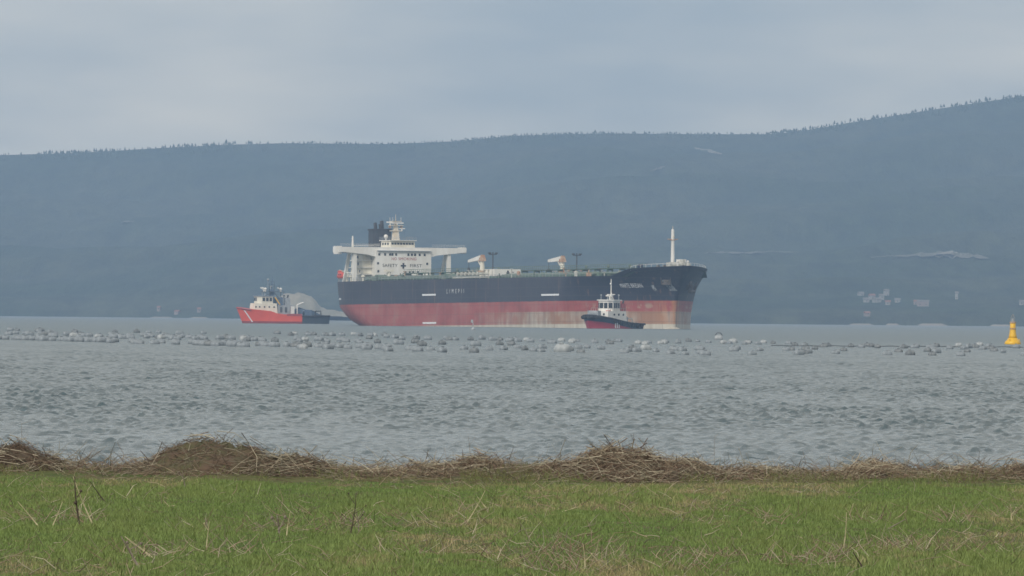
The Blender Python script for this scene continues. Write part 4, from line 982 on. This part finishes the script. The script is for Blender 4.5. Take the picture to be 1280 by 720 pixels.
# lifeboat hung at the stern
lb = empty('lifeboat', (0, 0, 0))
lb.matrix_world = tanker.matrix_world @ Matrix.Translation((2.6, -9.6, 24.3+DZ)); tag(lb, 'small red orange enclosed lifeboat hung at the tanker stern', 'lifeboat')
rows = []
for k in range(11):
    x = -3.0+6.0*k/10; f = max(.04, 1-abs(x/3.05)**2.6); rows.append([(x, 1.05*f*math.cos(a), -.2+1.25*f*math.sin(a)*(1.1 if math.sin(a) > 0 else .85)) for a in np.linspace(0, 2*math.pi, 13)])
MB().grid(rows).build('hull', 'orange', lb, smooth=True)
MB().box(-2.0, -.6, -.5, .5, .9, 1.6, .15, .1).build('canopy', 'orange', lb)
for x in (-.2, .6, 1.4): MB().box(x-.18, x+.18, -1.0, -.85, .1, .4).build('window', 'glass', lb)

# ------------------------------------------------------------------ tugs
def tug_hull(L, stations, name='hull'):
    """stations: (x, half breadth deck, half breadth waterline, deck z)"""
    xs_ = np.linspace(stations[0][0], stations[-1][0], 34); st = np.array(stations)
    f = lambda c, x: float(np.interp(x, st[:, 0], st[:, c]))
    A_, B_ = [], []
    for v in (0, .25, .5, .75, 1.0):
        ra_, rb_ = [], []
        for x in xs_:
            zt = f(3, x); z = -.8 + v*(zt+.8); b = f(2, x) + (f(1, x)-f(2, x))*v**1.3
            k_ = f(4, x); ra_.append((x-k_*(1-v), b, z)); rb_.append((x-k_*(1-v), -b, z))
        A_.append(ra_); B_.append(rb_)
    mb = MB(); mb.grid(A_); mb.grid([list(reversed(r)) for r in B_])
    mb.grid([[A_[j][0], B_[j][0]] for j in range(5)]); mb.grid([[A_[j][-1], B_[j][-1]] for j in range(5)])
    mb.grid([[(p[0], p[1]*.97, p[2]-.5) for p in A_[-1]], [(p[0], p[1]*.97, p[2]-.5) for p in B_[-1]]])
    return mb, f
def paint2(name, expr_top, low, edge, slope, width=.2, xsplit=None, xcol=None):
    """two paints divided by a sloping line; optional third paint aft of xsplit"""
    m = bpy.data.materials.new(name); m.use_nodes = True; t = m.node_tree; p = t.nodes['Principled BSDF']; p.inputs['Roughness'].default_value = .45
    tc = N(t, 'ShaderNodeTexCoord'); sx = N(t, 'ShaderNodeSeparateXYZ'); t.links.new(tc.outputs['Object'], sx.inputs[0])
    nz = N(t, 'ShaderNodeTexNoise', i_Scale=.5, i_Detail=5.0); t.links.new(tc.outputs['Object'], nz.inputs['Vector'])
    def ma(op, a, b, cl=False):
        n = N(t, 'ShaderNodeMath', operation=op, use_clamp=cl)
        for i, v in enumerate((a, b)):
            if isinstance(v, (int, float)): n.inputs[i].default_value = v
            else: t.links.new(v, n.inputs[i])
        return n.outputs[0]
    def mc(f, a, b):
        n = N(t, 'ShaderNodeMix', data_type='RGBA'); t.links.new(f, n.inputs['Factor'])
        for k, v in (('A', a), ('B', b)):
            if isinstance(v, tuple): n.inputs[k].default_value = (*v, 1)
            else: t.links.new(v, n.inputs[k])
        return n.outputs['Result']
    vary = ma('MULTIPLY', nz.outputs['Fac'], .6)
    top = mc(vary, expr_top, tuple(min(1, v*1.5+.015) for v in expr_top)); lo = mc(vary, low, tuple(v*.75+.03 for v in low))
    line = ma('SUBTRACT', sx.outputs['Z'], ma('MULTIPLY', sx.outputs['X'], slope))
    c = mc(ma('DIVIDE', ma('SUBTRACT', line, edge), width, True), lo, top)
    if xsplit is not None: c = mc(ma('DIVIDE', ma('SUBTRACT', sx.outputs['X'], xsplit-.1), .2, True), xcol, c)
    t.links.new(c, p.inputs['Base Color']); M[name] = m
# blue harbour tug, bow to the left and towards the shore
B1 = R(58); Y1 = 2960.0
tug = empty('harbour_tug', (px_ground(762.5, Y1), Y1, 0), math.pi + B1); tag(tug, 'small dark blue harbour tug with white wheelhouse in front of the tanker bow', 'tug')
paint2('blue_tug_hull', (.016, .028, .06), (.40, .030, .06), .65, .13)
mb, f1 = tug_hull(26, [(-13, 4.0, 3.2, 1.7, 0), (-9, 4.7, 4.2, 1.75, 0), (-3, 4.9, 4.6, 2.0, 0), (2, 4.9, 4.5, 2.6, 0), (6, 4.6, 3.8, 3.2, .1), (9, 3.7, 2.4, 3.6, .6), (11, 2.5, 1.0, 3.9, 1.2), (12.4, 1.0, .2, 4.05, 1.9), (12.8, .15, .02, 4.1, 2.1)])
th_ = mb.build('hull', 'blue_tug_hull', tug, smooth=True)
def rubrail(parent, f, xs_, r_, zoff, m='rubber'):
    fb_ = MB()
    for sg in (-1, 1): fb_.tube([(x, sg*(f(1, x)+.05), f(3, x)+zoff) for x in xs_], r_, 6)
    return fb_.build('rubbing_fender', m, parent)
rubrail(tug, f1, np.linspace(-13, 12.6, 22), .28, -.3)
MB().tube([(9.5, -3.3, 3.2), (11.6, -2.0, 3.3), (12.7, 0, 3.3), (11.6, 2.0, 3.3), (9.5, 3.3, 3.2)], .55, 8).build('bow_fender', 'rubber', tug, smooth=True)
for x in (-10, -7.5, -5, -2.5, 0, 2.5, 5):
    for sg in (1, -1):
        MB().lathe([(.3, -.15), (.62, -.15), (.68, 0), (.62, .15), (.3, .15)], n=12).build('tyre_fender', 'rubber', tug).matrix_basis = Matrix.Translation((x, sg*(f1(1, x)+.2), f1(3, x)-.85)) @ Matrix.Rotation(R(90), 4, 'X')
for x in (2.5, 3.3, 4.1): MB().box(x-.16, x+.16, f1(2, x)+.30, f1(2, x)+.42, .2, 1.7).build('draught_mark', 'letter', th_)
dh1 = MB().box(-4.5, 6.0, -3.1, 3.1, 2.2, 5.1, .3, .2).build('deckhouse', 'white', tug)
for x in (-2.5, 0, 2.5): MB().cyl((x, 3.0, 4.1), (x, 3.2, 4.1), .3, n=10).build('porthole', 'glass', dh1)
for y in (-1.6, 0, 1.6): MB().cyl((5.75, y, 4.2), (5.95, y, 4.2), .3, n=10).build('porthole', 'glass', dh1)
wh1 = MB().prism([(-2.3, -2.1), (2.3, -2.5), (3.4, -1.4), (3.4, 1.4), (2.3, 2.5), (-2.3, 2.1)], 5.1, 8.1, 'z').build('wheelhouse', 'white', tug)
for y in (-.72, .72): MB().box(3.38, 3.5, y-.58, y+.58, 5.9, 7.5).build('window', 'glass', wh1)
for sg in (1, -1):
    n_ = Vector((1.1, sg*1.1, 0)).normalized(); tx = Vector((-n_.y, n_.x, 0)); c0 = Vector((2.85, sg*1.95, 6.7)) + n_*.05
    q = [c0 + tx*a*.6 + Vector((0, 0, b*.8)) for a, b in ((-1, -1), (1, -1), (1, 1), (-1, 1))]
    MB().add([*q, *[v-n_*.1 for v in q]], [(0, 1, 2, 3), (7, 6, 5, 4), (0, 4, 5, 1), (1, 5, 6, 2), (2, 6, 7, 3), (3, 7, 4, 0)]).build('window', 'glass', wh1)
    for x in (-1.3, .1, 1.4): MB().box(x-.5, x+.5, sg*(2.3+.087*x)-.07, sg*(2.3+.087*x)+.07, 5.9, 7.5).build('window', 'glass', wh1)
MB().prism([(-2.7, -2.5), (2.5, -2.9), (3.9, -1.6), (3.9, 1.6), (2.5, 2.9), (-2.7, 2.5)], 8.1, 8.4, 'z').build('roof', 'white', wh1)
ms = MB().cyl((-.6, 0, 8.4), (-.6, 0, 14.4), .17, .10, 8).cyl((-1.1, -.5, 8.4), (-.7, 0, 10.6), .1, n=6).cyl((-1.1, .5, 8.4), (-.7, 0, 10.6), .1, n=6).build('mast', 'white', tug)
MB().box(-.8, -.4, -1.3, 1.3, 9.8, 10.0).build('crosstree', 'white', ms); MB().ball((-.4, 0, 13.0), .3, 8).build('mast_lamp', 'white', ms)
MB().box(.1, .4, -1.2, 1.2, 9.4, 9.65).cyl((.25, 0, 8.4), (.25, 0, 9.4), .15, n=6).build('radar_scanner', 'white', ms)
for x, y in ((1.8, 1.9), (1.8, -1.9), (-1.8, 1.9), (-1.8, -1.9)): MB().cyl((x, y, 8.4), (x, y, 9.6), .09, n=6).ball((x, y, 9.7), .26, 8).build('searchlight', 'grey', wh1)
for sg in (1, -1):
    fn_ = MB().box(-4.4, -2.6, sg*2.2-.6, sg*2.2+.6, 5.1, 7.3, .1, .1).build('funnel', 'redpaint', tug); MB().cyl((-3.6, sg*2.2, 7.3), (-3.9, sg*2.2, 8.1), .28, n=8).build('exhaust_pipe', 'black', fn_)
MB().cyl((8.6, -1.4, 4.4), (8.6, 1.4, 4.4), .8, n=12).box(7.8, 9.4, 1.4, 1.8, 3.2, 5.2).box(7.8, 9.4, -1.8, -1.4, 3.2, 5.2).build('towing_winch', 'grey', tug)
MB().cyl((-6.6, -1.2, 2.6), (-6.6, 1.2, 2.6), .8, n=12).box(-7.5, -5.7, 1.2, 1.6, 1.3, 3.5).box(-7.5, -5.7, -1.6, -1.2, 1.3, 3.5).build('aft_winch', 'grey', tug)
MB().tube([(-10, -1.8, 1.3), (-10, -1.4, 3.0), (-10, 1.4, 3.0), (-10, 1.8, 1.3)], .16, 6).build('tow_gantry', 'palepipe', tug)
MB().lathe([(.55, 5.1), (.75, 5.1), (.75, 5.3), (.55, 5.3)], (4.4, 2.2, 0), 12).build('liferaft', 'orange', tug)
rl = MB()
for x in np.arange(-4, 6, 1.2): rl.cyl((x, 2.9, 5.1), (x, 2.9, 6.0), .05, n=4); rl.cyl((x, -2.9, 5.1), (x, -2.9, 6.0), .05, n=4)
rl.cyl((-4, 2.9, 5.95), (5.6, 2.9, 5.95), .05, n=4); rl.cyl((-4, -2.9, 5.95), (5.6, -2.9, 5.95), .05, n=4); rl.build('rail', 'palepipe', tug)

# red salvage tug, bow to the left
B2 = R(20); Y2 = 3650.0
sv = empty('salvage_tug', (px_ground(351.5, Y2), Y2, 0), math.pi + B2); tag(sv, 'red salvage tug with cream deckhouse and dark low stern left of the tanker', 'tug')
paint2('red_tug_hull', (.64, .082, .045), (.24, .035, .035), .75, 0.0, .15, -6.3, (.045, .06, .08))
mb, f2 = tug_hull(35, [(-17, 4.2, 3.4, 3.1, 0), (-12, 5.0, 4.6, 2.9, 0), (-6, 5.2, 5.0, 2.9, 0), (0, 5.2, 5.0, 3.3, 0), (3.5, 5.1, 4.8, 3.7, 0), (5, 5.0, 4.5, 4.4, .1), (10, 4.2, 3.0, 4.9, .6), (14, 2.6, 1.2, 5.3, 1.4), (16.2, .9, .2, 5.6, 2.3), (16.7, .15, .02, 5.7, 2.6)])
hv = mb.build('hull', 'red_tug_hull', sv, smooth=True)
MB().tube([(-17, 4.25, 2.9), (-12, 5.1, 2.7), (-6.2, 5.3, 2.7)], .3, 6).tube([(-17, -4.25, 2.9), (-12, -5.1, 2.7), (-6.2, -5.3, 2.7)], .3, 6).build('rubbing_fender', 'rubber', sv)
MB().tube([(12.5, 3.4, 4.9), (15, 2.0, 5.3), (16.6, .2, 5.5), (15, -2.0, 5.3), (12.5, -3.4, 4.9)], .35, 6).build('bow_fender', 'redpaint', sv)
# white slanting bow stripe: follows the plating
def hullpt(x, v, f, sg):
    zt = f(3, x); z = -.8+v*(zt+.8); b = f(2, x)+(f(1, x)-f(2, x))*v**1.3; return (x-f(4, x)*(1-v), sg*(b+.06), z)
for sg in (1, -1):
    a_, b_ = [], []
    for k in range(9):
        v = .22+.66*k/8; x = 12.0 + 2.4*k/8; a_.append(hullpt(x, v, f2, sg)); b_.append(hullpt(x+.5, v, f2, sg))
    MB().grid([a_, b_]).build('bow_stripe', 'letter', hv)
d2 = MB().box(2.2, 11.0, -3.0, 3.0, 3.6, 7.2, .4, .15).build('deckhouse', 'cream', sv)
for x in (3.6, 5.4, 7.2, 9.0, 10.4): MB().cyl((x, 2.8, 5.9), (x, 3.0, 5.9), .3, n=10).build('porthole', 'glass', d2)
d3 = MB().prism([(4.0, -2.7), (8.2, -2.7), (9.6, -1.5), (9.6, 1.5), (8.2, 2.7), (4.0, 2.7)], 7.2, 9.6, 'z').build('wheelhouse', 'cream', sv)
for k in range(3): MB().box(4.8+k*1.3-.45, 4.8+k*1.3+.45, 2.66, 2.8, 8.0, 9.2).build('window', 'glass', d3)
for y in (-.8, .8): MB().box(9.55, 9.68, y-.6, y+.6, 8.0, 9.2).build('window', 'glass', d3)
MB().prism([(3.7, -3.0), (8.4, -3.0), (10.0, -1.7), (10.0, 1.7), (8.4, 3.0), (3.7, 3.0)], 9.6, 9.85, 'z').build('roof', 'grey', d3)
MB().box(-4.0, 2.2, -3.2, 3.2, 3.0, 6.6, .2, .2).build('aft_deckhouse', 'grey', sv)
for x in (-2.8, -.8, 1.0): MB().box(x-.4, x+.4, 3.1, 3.24, 4.0, 5.9).build('door', 'post', sv)
ms = MB().box(2.6, 4.4, -1.0, 1.0, 6.6, 12.2, .35, .2).cyl((3.5, 0, 12.2), (3.5, 0, 17.2), .2, .07, 6).build('mast', 'bluegear', sv)
MB().box(-.6, 7.0, -1.7, 1.7, 11.2, 11.4).build('monitor_platform', 'post', ms)
for x in (-.3, 6.6): MB().cyl((x, 1.4, 7.0), (x, 1.4, 11.2), .14, n=6).cyl((x, -1.4, 7.0), (x, -1.4, 11.2), .14, n=6).build('platform_post', 'grey', ms)
MB().cyl((-.3, 1.4, 7.2), (3.0, 1.4, 11.0), .1, n=5).cyl((6.6, 1.4, 9.8), (3.6, 1.4, 11.2), .1, n=5).build('platform_brace', 'post', ms)
MB().cyl((3.9, 0, 12.2), (3.9, 0, 13.2), .2, n=6).box(3.7, 4.1, -1.5, 1.5, 13.2, 13.5).build('radar_scanner', 'grey', ms)
for x, y in ((6.2, .9), (6.2, -.9), (.4, .6)): MB().cyl((x, y, 11.3), (x, y, 12.2), .28, n=8).cyl((x, y, 12.1), (x+1.3, y, 12.8), .32, .22, 8).ball((x, y, 12.3), .55, 8).build('fire_monitor', 'white', sv)
MB().ball((5.0, 0, 15.6), .5, 8).cyl((5.0, 0, 11.4), (5.0, 0, 15.2), .09, n=5).build('satellite_dome', 'grey', sv)
for x, y, h in ((2.9, .8, 15.0), (4.2, -.8, 14.6), (1.2, 1.3, 13.6), (5.8, 0, 14.0)): MB().cyl((x, y, 11.3), (x, y, h), .11, .05, 5).build('aerial', 'post', ms)
MB().box(2.9, 4.1, -1.9, 1.9, 13.9, 14.1).box(3.0, 4.0, -1.2, 1.2, 15.0, 15.15).build('crosstree', 'bluegear', ms)
MB().box(-.4, 2.2, -1.5, 1.5, 6.6, 9.4, .15, .1).build('monitor_tower', 'bluegear', sv)
for sg in (1, -1):
    fn_ = MB().box(-2.6, -.8, sg*2.3-.6, sg*2.3+.6, 6.6, 9.2, .1, .1).build('funnel', 'grey', sv); MB().cyl((-1.6, sg*2.3, 9.2), (-1.9, sg*2.3, 10.2), .3, n=8).build('exhaust_pipe', 'black', fn_)
    MB().tube([(3.4, sg*3.3, 9.4), (1.6, sg*3.5, 6.8)], .22, 6).build('stair_rail', 'yellow', sv)
MB().box(-7.5, -3.4, -2.6, 2.6, 2.3, 5.2, .2, .2).build('winch_house', 'bluegear', sv)
MB().cyl((-9.5, -2, 3.8), (-9.5, 2, 3.8), 1.3, n=14).box(-10.8, -8.2, 2, 2.5, 2.4, 5.0).box(-10.8, -8.2, -2.5, -2, 2.4, 5.0).build('towing_winch', 'bluegear', sv)
MB().tube([(-5, 3.2, 2.6), (-5, 3.2, 6.8), (-7.4, 3.0, 7.6)], .25, 6).build('deck_crane', 'white', sv)
MB().tube([(-14, -3.4, 2.4), (-14, -2.8, 4.6), (-14, 2.8, 4.6), (-14, 3.4, 2.4)], .22, 6).build('tow_gantry', 'post', sv)
MB().box(-3.6, -2.4, 3.6, 4.4, 3.6, 6.2).build('rescue_boat_cradle', 'white', sv)
rb2 = MB()
for sg in (1, -1): rb2.box(-6.2, -.5, sg*5.15-.12, sg*5.15+.12, 2.8, 3.5)
rb2.build('bulwark', 'redpaint', sv)
M['foam'] = mat('white_foam', (.62, .65, .66), (.40, .46, .48), 1.5, .8)
def foam(root, f, x0, x1, wmax, label):
    for sg in (1, -1):
        a_, b_ = [], []
        for k in range(40):
            x = x0+(x1-x0)*k/39; v = .8/(f(3, x)+.8); bw = f(2, x)+(f(1, x)-f(2, x))*v**1.3; xx = x-f(4, x)*(1-v)
            a_.append((xx, sg*(bw-.1), .10)); b_.append((xx+.2, sg*(bw+wmax*random.uniform(.15, 1)), .07))
        o = MB().grid([a_, b_]).build('foam', 'foam', fix=False); o.matrix_world = root.matrix_world.copy(); tag(o, label, 'foam', kind='stuff')
foam(tug, f1, -13, 12.7, 1.6, 'thin white foam along the waterline of the blue tug')
foam(sv, f2, -17, 16.5, 1.4, 'thin white foam along the waterline of the red tug')
# ------------------------------------------------------------------ haze
m = bpy.data.materials.new('haze_air'); m.use_nodes = True; t = m.node_tree; t.nodes.clear(); M['haze'] = m
o_ = N(t, 'ShaderNodeOutputMaterial'); pv = N(t, 'ShaderNodeVolumePrincipled')
pv.inputs['Color'].default_value = (.46, .67, 1.0, 1); pv.inputs['Density'].default_value = 7.3e-5; pv.inputs['Anisotropy'].default_value = 0.0
t.links.new(pv.outputs['Volume'], o_.inputs['Volume'])
hz = MB().box(-6300, 6300, -300, 15600, -6.0, 560.0).build('haze', 'haze'); tag(hz, kind='stuff')
